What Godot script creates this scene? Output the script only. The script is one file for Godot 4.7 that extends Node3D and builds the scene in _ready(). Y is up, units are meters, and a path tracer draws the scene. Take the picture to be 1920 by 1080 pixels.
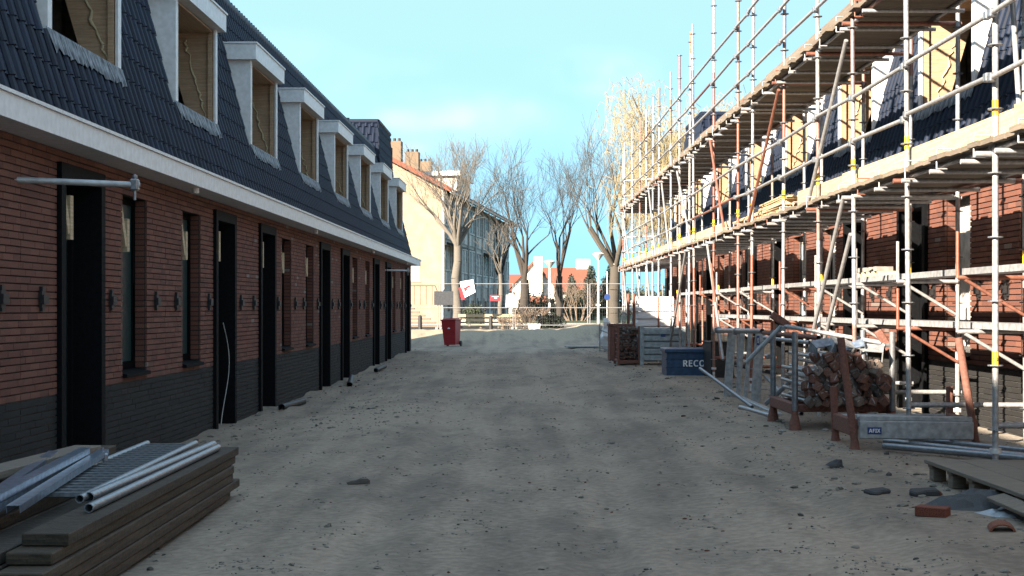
extends Node3D

# ------------------------------------------------------------------ mesh builder
class MB:
	var v := PackedVector3Array()
	var n := PackedVector3Array()
	var c := PackedColorArray()
	var ix := PackedInt32Array()
	var col := Color(1, 1, 1)
	func quad(a: Vector3, b: Vector3, d: Vector3, e: Vector3) -> void:
		var nn := (b - a).cross(e - a)
		if nn.length_squared() < 1e-14:
			nn = (d - b).cross(e - b)
		nn = nn.normalized()
		quadn(a, b, d, e, nn, nn, nn, nn)
	func quadn(a: Vector3, b: Vector3, d: Vector3, e: Vector3, na: Vector3, nb: Vector3, nd: Vector3, ne: Vector3) -> void:
		var i := v.size()
		v.push_back(a); v.push_back(b); v.push_back(d); v.push_back(e)
		n.push_back(na); n.push_back(nb); n.push_back(nd); n.push_back(ne)
		c.push_back(col); c.push_back(col); c.push_back(col); c.push_back(col)
		ix.push_back(i); ix.push_back(i + 2); ix.push_back(i + 1)
		ix.push_back(i); ix.push_back(i + 3); ix.push_back(i + 2)
	func tri(a: Vector3, b: Vector3, d: Vector3) -> void:
		var nn := (b - a).cross(d - a).normalized()
		var i := v.size()
		v.push_back(a); v.push_back(b); v.push_back(d)
		n.push_back(nn); n.push_back(nn); n.push_back(nn)
		c.push_back(col); c.push_back(col); c.push_back(col)
		ix.push_back(i); ix.push_back(i + 2); ix.push_back(i + 1)
	# eight corners: 0-3 bottom ring counter-clockwise seen from above, 4-7 the top ring over them
	func hexa(p: Array) -> void:
		quad(p[0], p[3], p[2], p[1])
		quad(p[4], p[5], p[6], p[7])
		for k in 4:
			var l := (k + 1) % 4
			quad(p[k], p[l], p[l + 4], p[k + 4])
	func box(lo: Vector3, hi: Vector3) -> void:
		hexa([Vector3(lo.x, lo.y, hi.z), Vector3(hi.x, lo.y, hi.z), Vector3(hi.x, lo.y, lo.z), Vector3(lo.x, lo.y, lo.z),
			Vector3(lo.x, hi.y, hi.z), Vector3(hi.x, hi.y, hi.z), Vector3(hi.x, hi.y, lo.z), Vector3(lo.x, hi.y, lo.z)])
	func boxt(size: Vector3, t: Transform3D) -> void:
		var h := size * 0.5
		hexa([t * Vector3(-h.x, -h.y, h.z), t * Vector3(h.x, -h.y, h.z), t * Vector3(h.x, -h.y, -h.z), t * Vector3(-h.x, -h.y, -h.z),
			t * Vector3(-h.x, h.y, h.z), t * Vector3(h.x, h.y, h.z), t * Vector3(h.x, h.y, -h.z), t * Vector3(-h.x, h.y, -h.z)])
	func bevbox(size: Vector3, b: float, t: Transform3D) -> void:
		# chamfered box
		var h := size * 0.5
		var q := Vector3(h.x - b, h.y - b, h.z - b)
		for s in [-1.0, 1.0]:
			_bq(t, Vector3(s * h.x, 0, 0), Vector3(0, q.y, 0), Vector3(0, 0, q.z))
			_bq(t, Vector3(0, s * h.y, 0), Vector3(q.x, 0, 0), Vector3(0, 0, q.z))
			_bq(t, Vector3(0, 0, s * h.z), Vector3(q.x, 0, 0), Vector3(0, q.y, 0))
			for r in [-1.0, 1.0]:
				_bf(t, Vector3(-q.x, s * h.y, r * q.z), Vector3(q.x, s * h.y, r * q.z), Vector3(q.x, s * q.y, r * h.z), Vector3(-q.x, s * q.y, r * h.z))
				_bf(t, Vector3(s * h.x, -q.y, r * q.z), Vector3(s * h.x, q.y, r * q.z), Vector3(s * q.x, q.y, r * h.z), Vector3(s * q.x, -q.y, r * h.z))
				_bf(t, Vector3(s * h.x, r * q.y, -q.z), Vector3(s * h.x, r * q.y, q.z), Vector3(s * q.x, r * h.y, q.z), Vector3(s * q.x, r * h.y, -q.z))
				for w in [-1.0, 1.0]:
					var a := Vector3(s * h.x, r * q.y, w * q.z); var bb := Vector3(s * q.x, r * h.y, w * q.z); var d := Vector3(s * q.x, r * q.y, w * h.z)
					var nn := Vector3(s, r, w)
					if (bb - a).cross(d - a).dot(nn) < 0:
						tri(t * a, t * d, t * bb)
					else:
						tri(t * a, t * bb, t * d)
	func _bq(t: Transform3D, o: Vector3, u: Vector3, w: Vector3) -> void:
		_bf(t, o - u - w, o + u - w, o + u + w, o - u + w)
	func _bf(t: Transform3D, a: Vector3, b: Vector3, d: Vector3, e: Vector3) -> void:
		if (b - a).cross(e - a).dot(a + b + d + e) < 0:
			quad(t * a, t * e, t * d, t * b)
		else:
			quad(t * a, t * b, t * d, t * e)
	func tube(p0: Vector3, p1: Vector3, r0: float, r1: float, seg := 8, caps := true) -> void:
		var d := p1 - p0
		if d.length_squared() < 1e-10:
			return
		d = d.normalized()
		var u := d.cross(Vector3.UP if absf(d.y) < 0.9 else Vector3.RIGHT).normalized()
		var w := d.cross(u)
		var pu := u
		for k in seg:
			var an := TAU * (k + 1) / seg
			var nu := u * cos(an) + w * sin(an)
			quadn(p0 + pu * r0, p0 + nu * r0, p1 + nu * r1, p1 + pu * r1, pu, nu, nu, pu)
			if caps:
				tri(p1, p1 + pu * r1, p1 + nu * r1)
				tri(p0, p0 + nu * r0, p0 + pu * r0)
			pu = nu
	func pipe(p0: Vector3, p1: Vector3, r: float, ri: float, seg := 12) -> void:
		tube(p0, p1, r, r, seg, false)
		tube(p0, p1, ri, ri, seg, false)
		var d := (p1 - p0).normalized()
		var u := d.cross(Vector3.UP if absf(d.y) < 0.9 else Vector3.RIGHT).normalized()
		var w := d.cross(u)
		for k in seg:
			var a := u * cos(TAU * k / seg) + w * sin(TAU * k / seg)
			var b := u * cos(TAU * (k + 1) / seg) + w * sin(TAU * (k + 1) / seg)
			quad(p0 + a * ri, p0 + b * ri, p0 + b * r, p0 + a * r)
			quad(p1 + b * ri, p1 + a * ri, p1 + a * r, p1 + b * r)
	func path(pts: Array, rad: Array, seg := 6) -> void:
		for k in pts.size() - 1:
			tube(pts[k], pts[k + 1], rad[k], rad[k + 1], seg, k == 0 or k == pts.size() - 2)
	func lathe(o: Vector3, prof: Array, seg := 16, ax := Vector3.UP) -> void:
		# prof: Vector2(radius, height)
		var u := ax.cross(Vector3.RIGHT if absf(ax.x) < 0.9 else Vector3.UP).normalized()
		var w := ax.cross(u)
		for k in seg:
			var a := u * cos(TAU * k / seg) - w * sin(TAU * k / seg)
			var b := u * cos(TAU * (k + 1) / seg) - w * sin(TAU * (k + 1) / seg)
			for j in prof.size() - 1:
				var p: Vector2 = prof[j]; var q: Vector2 = prof[j + 1]
				if p.x < 1e-5:
					tri(o + ax * p.y, o + ax * q.y + a * q.x, o + ax * q.y + b * q.x) if q.x > 1e-5 else null
				elif q.x < 1e-5:
					tri(o + ax * p.y + b * p.x, o + ax * p.y + a * p.x, o + ax * q.y)
				else:
					quad(o + ax * p.y + b * p.x, o + ax * p.y + a * p.x, o + ax * q.y + a * q.x, o + ax * q.y + b * q.x)
	func mesh() -> ArrayMesh:
		var m := ArrayMesh.new()
		var a := []
		a.resize(Mesh.ARRAY_MAX)
		a[Mesh.ARRAY_VERTEX] = v; a[Mesh.ARRAY_NORMAL] = n; a[Mesh.ARRAY_COLOR] = c; a[Mesh.ARRAY_INDEX] = ix
		m.add_surface_from_arrays(Mesh.PRIMITIVE_TRIANGLES, a)
		return m

# ------------------------------------------------------------------ nodes
var taken := {}
func numbered(p: Node, called: String) -> String:
	var k := str(p.get_instance_id()) + called
	var i: int = taken.get(k, 0)
	taken[k] = i + 1
	return called if i == 0 else "%s_%03d" % [called, i]
func tag(o: Node, label: String, category: String, group := "") -> Node:
	o.set_meta("label", label); o.set_meta("category", category)
	if group != "":
		o.set_meta("group", group)
	return o
func thing(called: String, label: String, category: String, t := Transform3D(), group := "") -> Node3D:
	var o := Node3D.new()
	o.name = numbered(self, called)
	o.transform = t
	add_child(o)
	tag(o, label, category, group)
	return o
func put(p: Node, called: String, m: Mesh, mat: Material, t := Transform3D()) -> MeshInstance3D:
	var o := MeshInstance3D.new()
	o.name = numbered(p, called)
	o.mesh = m
	o.material_override = mat
	o.transform = t
	p.add_child(o)
	return o
func struct(called: String, m: Mesh, mat: Material) -> MeshInstance3D:
	var o := put(self, called, m, mat)
	o.set_meta("kind", "structure")
	return o
func stuff(o: Node) -> Node:
	o.set_meta("kind", "stuff")
	return o
func tf(x: float, y: float, z: float, ry := 0.0, rx := 0.0, rz := 0.0) -> Transform3D:
	return Transform3D(Basis.from_euler(Vector3(rx, ry, rz)), Vector3(x, y, z))

# ------------------------------------------------------------------ materials
var M := {}
func noise_image(seed_: int, freq: float, size := 512, oct := 4, gain := 0.5) -> Image:
	var f := FastNoiseLite.new()
	f.seed = seed_; f.frequency = freq; f.fractal_octaves = oct; f.fractal_gain = gain
	return f.get_seamless_image(size, size)
func ramp_tex(img: Image, lo: Color, hi: Color, gamma := 1.0) -> ImageTexture:
	var o := Image.create(img.get_width(), img.get_height(), true, Image.FORMAT_RGB8)
	for y in img.get_height():
		for x in img.get_width():
			o.set_pixel(x, y, lo.lerp(hi, pow(img.get_pixel(x, y).r, gamma)))
	o.generate_mipmaps()
	return ImageTexture.create_from_image(o)
func normal_tex(img: Image, s: float) -> ImageTexture:
	var o := img.duplicate() as Image
	o.convert(Image.FORMAT_RGBA8)
	o.bump_map_to_normal_map(s)
	o.generate_mipmaps()
	return ImageTexture.create_from_image(o)
func lin(r: float, g: float, b: float) -> Color:
	return Color(r, g, b).linear_to_srgb()
# colours below are linear base colours
func mat(called: String, c: Color, rough := 0.8, tex: Texture2D = null, scale := 1.0, metal := 0.0, nrm: Texture2D = null, ns := 1.0, vc := true) -> StandardMaterial3D:
	var m := StandardMaterial3D.new()
	m.albedo_color = c.linear_to_srgb()
	m.roughness = rough; m.metallic = metal
	m.vertex_color_use_as_albedo = vc
	m.uv1_triplanar = true
	m.uv1_scale = Vector3.ONE * scale
	if tex:
		m.albedo_texture = tex
	if nrm:
		m.normal_enabled = true; m.normal_texture = nrm; m.normal_scale = ns
	m.cull_mode = BaseMaterial3D.CULL_DISABLED
	M[called] = m
	return m

# ------------------------------------------------------------------ the place
const H := 1.5          # eye height
const LW := 4.21        # left facade at depth 0
const LS := 0.0173      # its drift to the right per metre
const RW := 5.25
const RS := -0.0038
const HW := 4.425       # house width
var gn := FastNoiseLite.new()
var gn2 := FastNoiseLite.new()

func smooth(a: float, b: float, x: float) -> float:
	var t := clampf((x - a) / (b - a), 0, 1)
	return t * t * (3 - 2 * t)
func gy(x: float, d: float) -> float:
	var y := -0.1 + 0.12 * smooth(-3.6, -1.4, x) + 0.16 * smooth(0.4, 3.2, x)
	if d > 25:
		y = lerpf(y, 0.04 + 0.05 * smooth(0, 3, x), smooth(25, 45, d))
	y += 0.5 * smooth(53.0, 58.5, d)
	return y
func gfine(x: float, d: float) -> float:
	var y := gy(x, d)
	if d > 1 and d < 64 and absf(x) < 9:
		y += gn.get_noise_2d(x * 8, d * 8) * 0.022 + gn2.get_noise_2d(x * 10, d * 10) * 0.002
		# loose sand piled along the foot of the facade
		var e := x - (-LW + LS * d)
		if e > -0.5 and e < 1.6 and d < 47:
			y += maxf(0, gn.get_noise_2d(d * 13, 77)) * 0.10 * smooth(1.5, 0.3, e)
		# wheel ruts
		for r in [-1.0, 0.75, 2.0]:
			var q: float = x - r - gn.get_noise_1d(d * 1.2 + r * 90) * 0.5
			y -= 0.022 * exp(-q * q * 40) - 0.012 * exp(-pow((absf(q) - 0.28) * 8, 2))
	if d > 55.5 and d < 61:
		var s := smooth(55.5, 57.2, d) * smooth(61, 58.5, d)
		y += s * (0.03 + 0.05 * gn.get_noise_2d(x * 22, d * 22) + 0.22 * exp(-pow((x - 3.4) / 0.8, 2)))
	return y

func L(u: float, y: float, z: float) -> Vector3:   # left facade frame: u depth, z out of the wall
	return Vector3(-LW + LS * u + z, y, -u)
func R(a: float, y: float, d: float) -> Vector3:   # right row: a = distance right of the camera axis at depth 0
	return Vector3(a + RS * d, y, -d)

func _ready() -> void:
	seed(7)
	gn.seed = 3; gn.frequency = 0.05; gn.fractal_octaves = 4
	gn2.seed = 9; gn2.frequency = 0.35; gn2.fractal_octaves = 3
	camera_and_light()
	materials()
	ground()
	houses()
	scaffolding()
	site_things()
	background()
	print("nodes ", count(self))

func count(n: Node) -> int:
	var k := 1
	for c in n.get_children():
		k += count(c)
	return k

func camera_and_light() -> void:
	var cam := Camera3D.new()
	cam.name = "camera"
	cam.projection = Camera3D.PROJECTION_FRUSTUM
	cam.near = 0.1; cam.far = 3000
	# focal length 2600 px on a 1920x1080 picture; horizon at row 577
	cam.size = 1080.0 / 2600.0 * cam.near
	cam.frustum_offset = Vector2(0, 37.0 / 2600.0 * cam.near)
	cam.position = Vector3(0, H, 0)
	add_child(cam)
	cam.current = true
	var we := WorldEnvironment.new()
	we.name = "environment"
	var env := Environment.new()
	env.tonemap_mode = Environment.TONE_MAPPER_LINEAR
	env.tonemap_exposure = 4.3
	env.background_mode = Environment.BG_SKY
	env.sdfgi_enabled = true; env.ssao_enabled = true; env.ssil_enabled = true
	var sm := ProceduralSkyMaterial.new()
	sm.sky_top_color = Color(0.150, 0.213, 0.280).linear_to_srgb()
	sm.sky_horizon_color = Color(0.105, 0.236, 0.300).linear_to_srgb()
	sm.sky_curve = 0.18
	sm.ground_horizon_color = Color(0.6, 0.62, 0.6)
	sm.ground_bottom_color = Color(0.35, 0.34, 0.32)
	sm.sky_energy_multiplier = 1.0
	sm.sky_cover = clouds()
	sm.sky_cover_modulate = Color(1, 0.92, 0.88, 0.08)
	sm.sun_angle_max = 1.0
	var sky := Sky.new()
	sky.sky_material = sm
	env.sky = sky
	we.environment = env
	add_child(we)
	var sun := DirectionalLight3D.new()
	sun.name = "sun"
	sun.light_energy = 1.6
	sun.light_color = Color(1.0, 0.93, 0.84)
	sun.light_angular_distance = 0.5
	sun.shadow_enabled = true
	var to_sun := Vector3(-1.0, 0.636, 1.06).normalized()
	sun.transform = Transform3D(Basis.looking_at(-to_sun, Vector3.UP), to_sun * 50)
	add_child(sun)

func clouds() -> ImageTexture:
	var w := 1024
	var h := 512
	var img := Image.create(w, h, false, Image.FORMAT_RGBA8)
	var f := FastNoiseLite.new()
	f.seed = 21; f.frequency = 1.0; f.fractal_octaves = 5; f.fractal_gain = 0.5
	for y in h / 2:
		var el := (0.5 - (y + 0.5) / h) * PI
		for x in w:
			var az := (x + 0.5) / w * TAU
			var p := Vector3(sin(az) * cos(el), sin(el) * 2.4, -cos(az) * cos(el)) * 2.6
			var q := f.get_noise_3dv(p + Vector3(14.6, 0, 2.2)) * 1.2
			var a := clampf((q - 0.12) * 1.6, 0, 1) * 0.7
			# two small fair-weather clouds over the end of the street
			var dg := Vector2(wrapf(rad_to_deg(az), -180, 180), rad_to_deg(el))
			for w_ in [[3.6, 9.5, 1.5, 0.6], [-2.4, 7.7, 3.4, 0.75], [-6.5, 6.4, 3.0, 0.5], [5.6, 7.4, 1.6, 0.5], [-16.0, 7.0, 4.0, 0.9], [19.0, 8.5, 4.5, 1.0]]:
				var e2 := pow((dg.x - w_[0]) / w_[2], 2) + pow((dg.y - w_[1]) / w_[3], 2)
				if e2 < 6:
					a = maxf(a, clampf(exp(-e2 * 0.8) * (0.75 + 1.6 * f.get_noise_3dv(p * 9.0)), 0, 1))
			img.set_pixel(x, y, Color(1, 1, 1, a))
	return ImageTexture.create_from_image(img)

func materials() -> void:
	var g1 := noise_image(1, 0.02)
	var g2 := noise_image(2, 0.06)
	var g3 := noise_image(5, 0.008)
	var t_soft := ramp_tex(g1, Color(0.72, 0.72, 0.72), Color(1, 1, 1))
	var t_hard := ramp_tex(g2, Color(0.55, 0.55, 0.55), Color(1, 1, 1))
	var t_wear := ramp_tex(g1, Color(0.45, 0.42, 0.40), Color(1, 1, 1), 0.8)
	var n_f := normal_tex(g2, 3.0)
	M.t_soft = t_soft; M.t_hard = t_hard; M.n_f = n_f
	mat("brick", Color(1, 1, 1), 0.92, t_hard, 3.0, 0, n_f, 0.6)
	mat("mortar_dark", Color(0.045, 0.042, 0.04), 0.95, t_hard, 2.0)
	mat("mortar_grey", Color(0.15, 0.147, 0.138), 0.95, t_hard, 2.0)
	mat("plinth", Color(0.9, 0.9, 0.9), 0.88, t_hard, 3.0, 0, n_f, 0.6)
	mat("tile", Color(0.012, 0.020, 0.042), 0.5, t_soft, 2.5, 0, n_f, 0.35)
	mat("white", Color(0.74, 0.74, 0.75), 0.45, ramp_tex(g1, Color(0.88, 0.88, 0.87), Color(1, 1, 1)), 0.8)
	mat("black_frame", Color(0.008, 0.009, 0.011), 0.7, t_soft, 1.5)
	mat("green_dark", Color(0.014, 0.048, 0.052), 0.4, t_soft, 1.0)
	mat("facade_pale", Color(0.76, 0.74, 0.70), 0.7, t_soft, 0.5)
	mat("facade_grey", Color(0.46, 0.455, 0.43), 0.8, t_soft, 0.5)
	mat("facade_render", Color(0.54, 0.515, 0.47), 0.9, t_soft, 0.5)
	mat("slate_board", Color(0.05, 0.056, 0.066), 0.7, t_soft, 1.0)
	mat("door_green", Color(0.006, 0.020, 0.022), 0.3, t_soft, 1.0)
	mat("grey_board", Color(0.34, 0.34, 0.33), 0.8, t_soft, 1.0)
	var wood_img := Image.create(256, 256, false, Image.FORMAT_L8)
	var wf := FastNoiseLite.new()
	wf.seed = 31; wf.frequency = 0.02; wf.fractal_octaves = 4
	for y in 256:
		for x in 256:
			var s := wf.get_noise_2d(x * 0.35, y * 7.0) * 0.5 + wf.get_noise_2d(x * 2.0 + 500, y * 22.0) * 0.35
			wood_img.set_pixel(x, y, Color.from_hsv(0, 0, clampf(0.6 + s, 0, 1)))
	var t_wood := ramp_tex(wood_img, Color(0.76, 0.73, 0.69), Color(1, 1, 1))
	M.t_wood = t_wood
	mat("plywood", Color(0.46, 0.325, 0.215), 0.8, t_wood, 0.8)
	mat("timber_new", Color(0.60, 0.49, 0.33), 0.8, t_wood, 0.9)
	mat("timber_grey", Color(0.235, 0.20, 0.165), 0.9, t_wood, 0.9)
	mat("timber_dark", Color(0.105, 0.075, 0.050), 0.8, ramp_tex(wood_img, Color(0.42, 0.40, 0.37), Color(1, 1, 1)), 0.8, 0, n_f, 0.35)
	mat("foam", Color(0.62, 0.52, 0.33), 0.9, t_soft, 6.0)
	mat("lead", Color(0.30, 0.32, 0.34), 0.6, ramp_tex(g2, Color(0.35, 0.37, 0.4), Color(1, 1, 1), 1.2), 2.2, 0.1)
	var st_img := Image.create(256, 256, false, Image.FORMAT_L8)
	for y in 256:
		for x in 256:
			st_img.set_pixel(x, y, Color.from_hsv(0, 0, clampf(0.5 + wf.get_noise_2d(x * 5.0, y * 0.9 + 300) * 1.3, 0, 1)))
	M.lead.albedo_texture = ramp_tex(st_img, Color(0.20, 0.22, 0.26), Color(1, 1, 1))
	M.lead.uv1_scale = Vector3.ONE * 1.1
	mat("dark_room", Color(0.33, 0.31, 0.28), 0.9, t_soft, 0.6)
	mat("concrete", Color(0.36, 0.345, 0.32), 0.9, t_soft, 0.7)
	mat("galv", Color(0.95, 0.95, 0.95), 0.45, t_soft, 1.6, 0.35, n_f, 0.25)
	mat("steel", Color(0.36, 0.38, 0.41), 0.38, t_soft, 1.6, 0.6, n_f, 0.2)
	mat("bluesteel", Color(0.44, 0.54, 0.68), 0.28, t_soft, 1.2, 0.7, n_f, 0.15)
	mat("alu", Color(0.50, 0.52, 0.54), 0.5, t_soft, 1.0, 0.35)
	mat("rust", Color(0.26, 0.115, 0.085), 0.85, t_soft, 2.6, 0.0, n_f, 0.6)
	mat("rust_head", Color(0.9, 0.9, 0.9), 0.75, t_wear, 6.0, 0.1, n_f, 0.5)
	mat("yellow", Color(0.72, 0.45, 0.03), 0.5)
	mat("black", Color(0.02, 0.02, 0.022), 0.55, t_soft, 2)
	mat("dark_steel", Color(0.035, 0.034, 0.035), 0.6, t_soft, 1.2)
	mat("blue_box", Color(0.026, 0.078, 0.175), 0.5, t_soft, 0.8)
	mat("grey_box", Color(0.40, 0.47, 0.50), 0.55, t_soft, 0.8)
	mat("print_white", Color(0.82, 0.82, 0.82), 0.6)
	mat("sign_blue", Color(0.015, 0.045, 0.18), 0.4)
	mat("red_plastic", Color(0.42, 0.022, 0.030), 0.4, t_soft, 2)
	mat("red_sign", Color(0.5, 0.03, 0.04), 0.5)
	mat("rubble", Color(0.9, 0.9, 0.9), 0.95, t_hard, 5, 0, n_f, 0.8)
	mat("plastic_sheet", Color(0.62, 0.68, 0.74), 0.3, t_soft, 2)
	mat("bark_pale", Color(0.235, 0.212, 0.18), 0.9, t_hard, 1.2)
	mat("bark_mid", Color(0.125, 0.108, 0.088), 0.9, t_hard, 1.2)
	mat("bark_dark", Color(0.075, 0.062, 0.052), 0.9, t_hard, 1.2)
	mat("twig", Color(0.22, 0.165, 0.125), 0.9)
	mat("willow_twig", Color(0.34, 0.285, 0.16), 0.9)
	mat("cream_wall", Color(0.34, 0.275, 0.195), 0.92, ramp_tex(g3, Color(0.88, 0.87, 0.86), Color(1, 1, 1)), 0.25)
	mat("white_wall", Color(0.72, 0.69, 0.62), 0.9, t_soft, 0.3)
	mat("panel_grey", Color(0.30, 0.305, 0.295), 0.8, t_soft, 0.5)
	mat("panel_pale", Color(0.62, 0.61, 0.58), 0.7, t_soft, 0.5)
	mat("render_grey", Color(0.42, 0.405, 0.375), 0.9, t_soft, 0.5)
	mat("roof_red", Color(0.36, 0.12, 0.07), 0.85, t_hard, 0.9, 0, n_f, 0.7)
	mat("chimney_brick", Color(0.30, 0.22, 0.15), 0.92, t_hard, 1.5)
	mat("glass", Color(0.12, 0.12, 0.118), 0.2)
	M.glass.metallic_specular = 0.5
	M.tile.metallic_specular = 0.35
	M.black_frame.metallic_specular = 0.2
	mat("curtain", Color(0.6, 0.6, 0.58), 0.8, t_soft, 2)
	mat("leaf_dark", Color(0.9, 0.9, 0.9), 0.75)
	mat("asphalt", Color(0.055, 0.055, 0.057), 0.9, t_hard, 1.0)
	mat("lawn", Color(0.9, 0.9, 0.9), 0.95, t_hard, 0.8)
	mat("earth", Color(0.95, 0.95, 0.95), 0.95, t_hard, 1.3, 0, n_f, 0.15)
	var gd := ramp_tex(noise_image(12, 0.035, 512, 5, 0.65), Color(0.74, 0.735, 0.73), Color(1, 1, 1))
	M.earth.albedo_texture = gd
	M.earth.uv1_scale = Vector3.ONE * 0.55

# ------------------------------------------------------------------ ground
func ground() -> void:
	var xs := []
	var ds := []
	for x in [-900.0, -400.0, -150.0, -60.0, -30.0, -16.0, -9.0]:
		xs.append(x)
	var x := -7.0
	while x < 7.6:
		xs.append(x); x += 0.085
	for q in [9.0, 16.0, 30.0, 60.0, 150.0, 400.0, 900.0]:
		xs.append(q)
	for q in [-400.0, -100.0, -40.0, -15.0, -6.0, -2.0, 1.0, 3.0, 4.5]:
		ds.append(q)
	var d := 5.6
	while d < 66:
		ds.append(d); d += 0.075 if d < 16 else (0.15 if d < 30 else 0.3)
	for q in [72.0, 80.0, 100.0, 140.0, 200.0, 300.0, 600.0, 1500.0]:
		ds.append(q)
	var b := MB.new()
	var pn := FastNoiseLite.new()
	pn.seed = 40; pn.frequency = 0.35; pn.fractal_octaves = 4
	var nx := xs.size()
	for j in ds.size():
		for i in nx:
			var px: float = xs[i]
			var pd: float = ds[j]
			b.v.push_back(Vector3(px, gfine(px, pd), -pd))
			# dry sand, damp sand and dark soil, in irregular patches stretched along the street
			var t := pn.get_noise_2d(px * 1.3, pd * 0.45) * 0.9 + pn.get_noise_2d(px * 5 + 90, pd * 2.6) * 0.5 + pn.get_noise_2d(px * 19, pd * 13) * 0.22
			t += pn.get_noise_2d(px * 7 + pn.get_noise_1d(pd * 0.25) * 3.0, pd * 0.16 + 300) * 0.6
			for rt in [-1.0, 0.75, 2.0]:
				var qd: float = px - rt - gn.get_noise_1d(pd * 1.2 + rt * 90) * 0.5
				t += 0.5 * exp(-pow(qd * 5.5, 4)) * (0.6 + pn.get_noise_2d(px * 9, pd * 3))
			t += 0.75 * smooth(1.15, 0.55, sqrt(pow((px + 2.0) / 0.9, 2) + pow((pd - 19.5) / 3.6, 2)) + pn.get_noise_2d(px * 6, pd * 4) * 0.5)
			var dry := Color(0.42, 0.335, 0.252)
			var damp := Color(0.225, 0.18, 0.14)
			var cc := damp.lerp(dry, clampf(0.5 + t * 0.85, 0, 1))
			# bright heap sand at the end of the street, a paler strip of ground along the scaffold
			cc = cc.lerp(Color(0.42, 0.35, 0.25), smooth(54.8, 56.5, pd + t * 2) * smooth(59.2, 58.2, pd + t))
			cc = cc.lerp(Color(0.50, 0.45, 0.38), 0.8 * smooth(4.0, 4.6, px + t * 0.5) * smooth(44, 40, pd))
			if pd > 58.8 + t:
				cc = Color(0.07, 0.066, 0.05).lerp(Color(0.15, 0.125, 0.09), clampf(0.5 + t, 0, 1))
			b.c.push_back(cc)
	for j in ds.size() - 1:
		for i in nx - 1:
			var k := j * nx + i
			b.ix.append_array(PackedInt32Array([k, k + nx, k + 1, k + 1, k + nx, k + nx + 1]))
	b.n.resize(b.v.size())
	for k in range(0, b.ix.size(), 3):
		var i0 := b.ix[k]; var i1 := b.ix[k + 1]; var i2 := b.ix[k + 2]
		var nn := (b.v[i2] - b.v[i0]).cross(b.v[i1] - b.v[i0])
		if nn.y < 0: nn = -nn
		b.n[i0] += nn; b.n[i1] += nn; b.n[i2] += nn
	for k in b.n.size():
		b.n[k] = b.n[k].normalized()
	struct("ground", b.mesh(), M.earth)
	# loose gravel and crumbs of mortar
	var rb := MB.new()
	rock(rb, 1.0, 5)
	var mm := MultiMesh.new()
	mm.transform_format = MultiMesh.TRANSFORM_3D
	mm.use_colors = true
	mm.mesh = rb.mesh()
	var r := RandomNumberGenerator.new()
	r.seed = 99
	var ts := []
	var cs := []
	while ts.size() < 16000:
		var pd := 6.5 + pow(r.randf(), 1.7) * 42.0
		var px := r.randf_range(-4.2 + LS * pd, 4.9)
		var clump := pn.get_noise_2d(px * 4 + 40, pd * 4)
		var edge := smooth(1.6, 3.6, absf(px + 0.3))
		var patch := smooth(1.2, 0.5, sqrt(pow((px + 2.0) / 0.9, 2) + pow((pd - 19.5) / 3.6, 2)))
		if r.randf() > 0.03 + 0.30 * edge + 0.5 * patch + clump * 1.7:
			continue
		var s := 0.003 + 0.008 * pow(r.randf(), 3.0) + (0.012 + 0.022 * edge + 0.012 * patch) * pow(r.randf(), 34 - 14 * edge - 12 * patch)
		var bs := Basis.from_euler(Vector3(r.randf() * 6, r.randf() * 6, r.randf() * 6)).scaled(Vector3(s * r.randf_range(0.8, 1.7), s * 0.7, s))
		ts.append(Transform3D(bs, Vector3(px, gfine(px, pd) + s * 0.25, -pd)))
		var q := r.randf()
		if q < 0.12: cs.append(Color(0.5, 0.48, 0.44))
		elif q < 0.18: cs.append(Color(0.20, 0.075, 0.045))
		elif q < 0.30: cs.append(Color(0.16, 0.145, 0.13))
		else: cs.append(Color(0.40, 0.36, 0.30) * r.randf_range(0.7, 1.3))
	mm.instance_count = ts.size()
	for k in ts.size():
		mm.set_instance_transform(k, ts[k]); mm.set_instance_color(k, cs[k])
	var mi := MultiMeshInstance3D.new()
	mi.name = "gravel"
	mi.multimesh = mm
	mi.material_override = M.rubble
	add_child(mi)
	tag(mi, "loose gravel and mortar crumbs scattered over the sandy street", "gravel")
	stuff(mi)

func rock(b: MB, s: float, sd: int, o := Vector3.ZERO, sq := Vector3.ONE, lv := 4) -> void:
	var f := FastNoiseLite.new()
	f.seed = sd; f.frequency = 0.9; f.fractal_octaves = 2
	var prev := []
	for j in lv + 1:
		var row := []
		var la := -PI / 2 + PI * j / lv
		for i in 6:
			var lo := TAU * i / 6 + 0.3 * j
			var dir := Vector3(cos(la) * cos(lo), sin(la), cos(la) * sin(lo))
			row.append(o + dir * s * (1 + 0.75 * f.get_noise_3dv(dir * 1.9)) * sq)
		if j > 0:
			for i in 6:
				var k := (i + 1) % 6
				b.quad(prev[k], prev[i], row[i], row[k])
		prev = row

# ------------------------------------------------------------------ houses
# local frame of a house: x along the facade, y up, z out of the wall towards the street
const SLOPE := Vector3(0, 3.4, -0.83)
func roof_z(y: float) -> float:
	return 0.03 - (y - 3.1) * 0.2515
var cache := {}

func brick_tone(r: RandomNumberGenerator, dark: bool) -> Color:
	if dark:
		var g := r.randf_range(0.015, 0.028)
		return Color(g, g * 1.02, g * 1.08)
	var q := r.randf()
	if q > 0.988: return Color(0.33, 0.26, 0.23)
	var c := Color(0.300, 0.118, 0.080)
	if q < 0.25: c = Color(0.262, 0.103, 0.073)
	elif q < 0.40: c = Color(0.322, 0.134, 0.091)
	elif q < 0.48: c = Color(0.225, 0.098, 0.076)
	return c * r.randf_range(0.80, 0.98)

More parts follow.
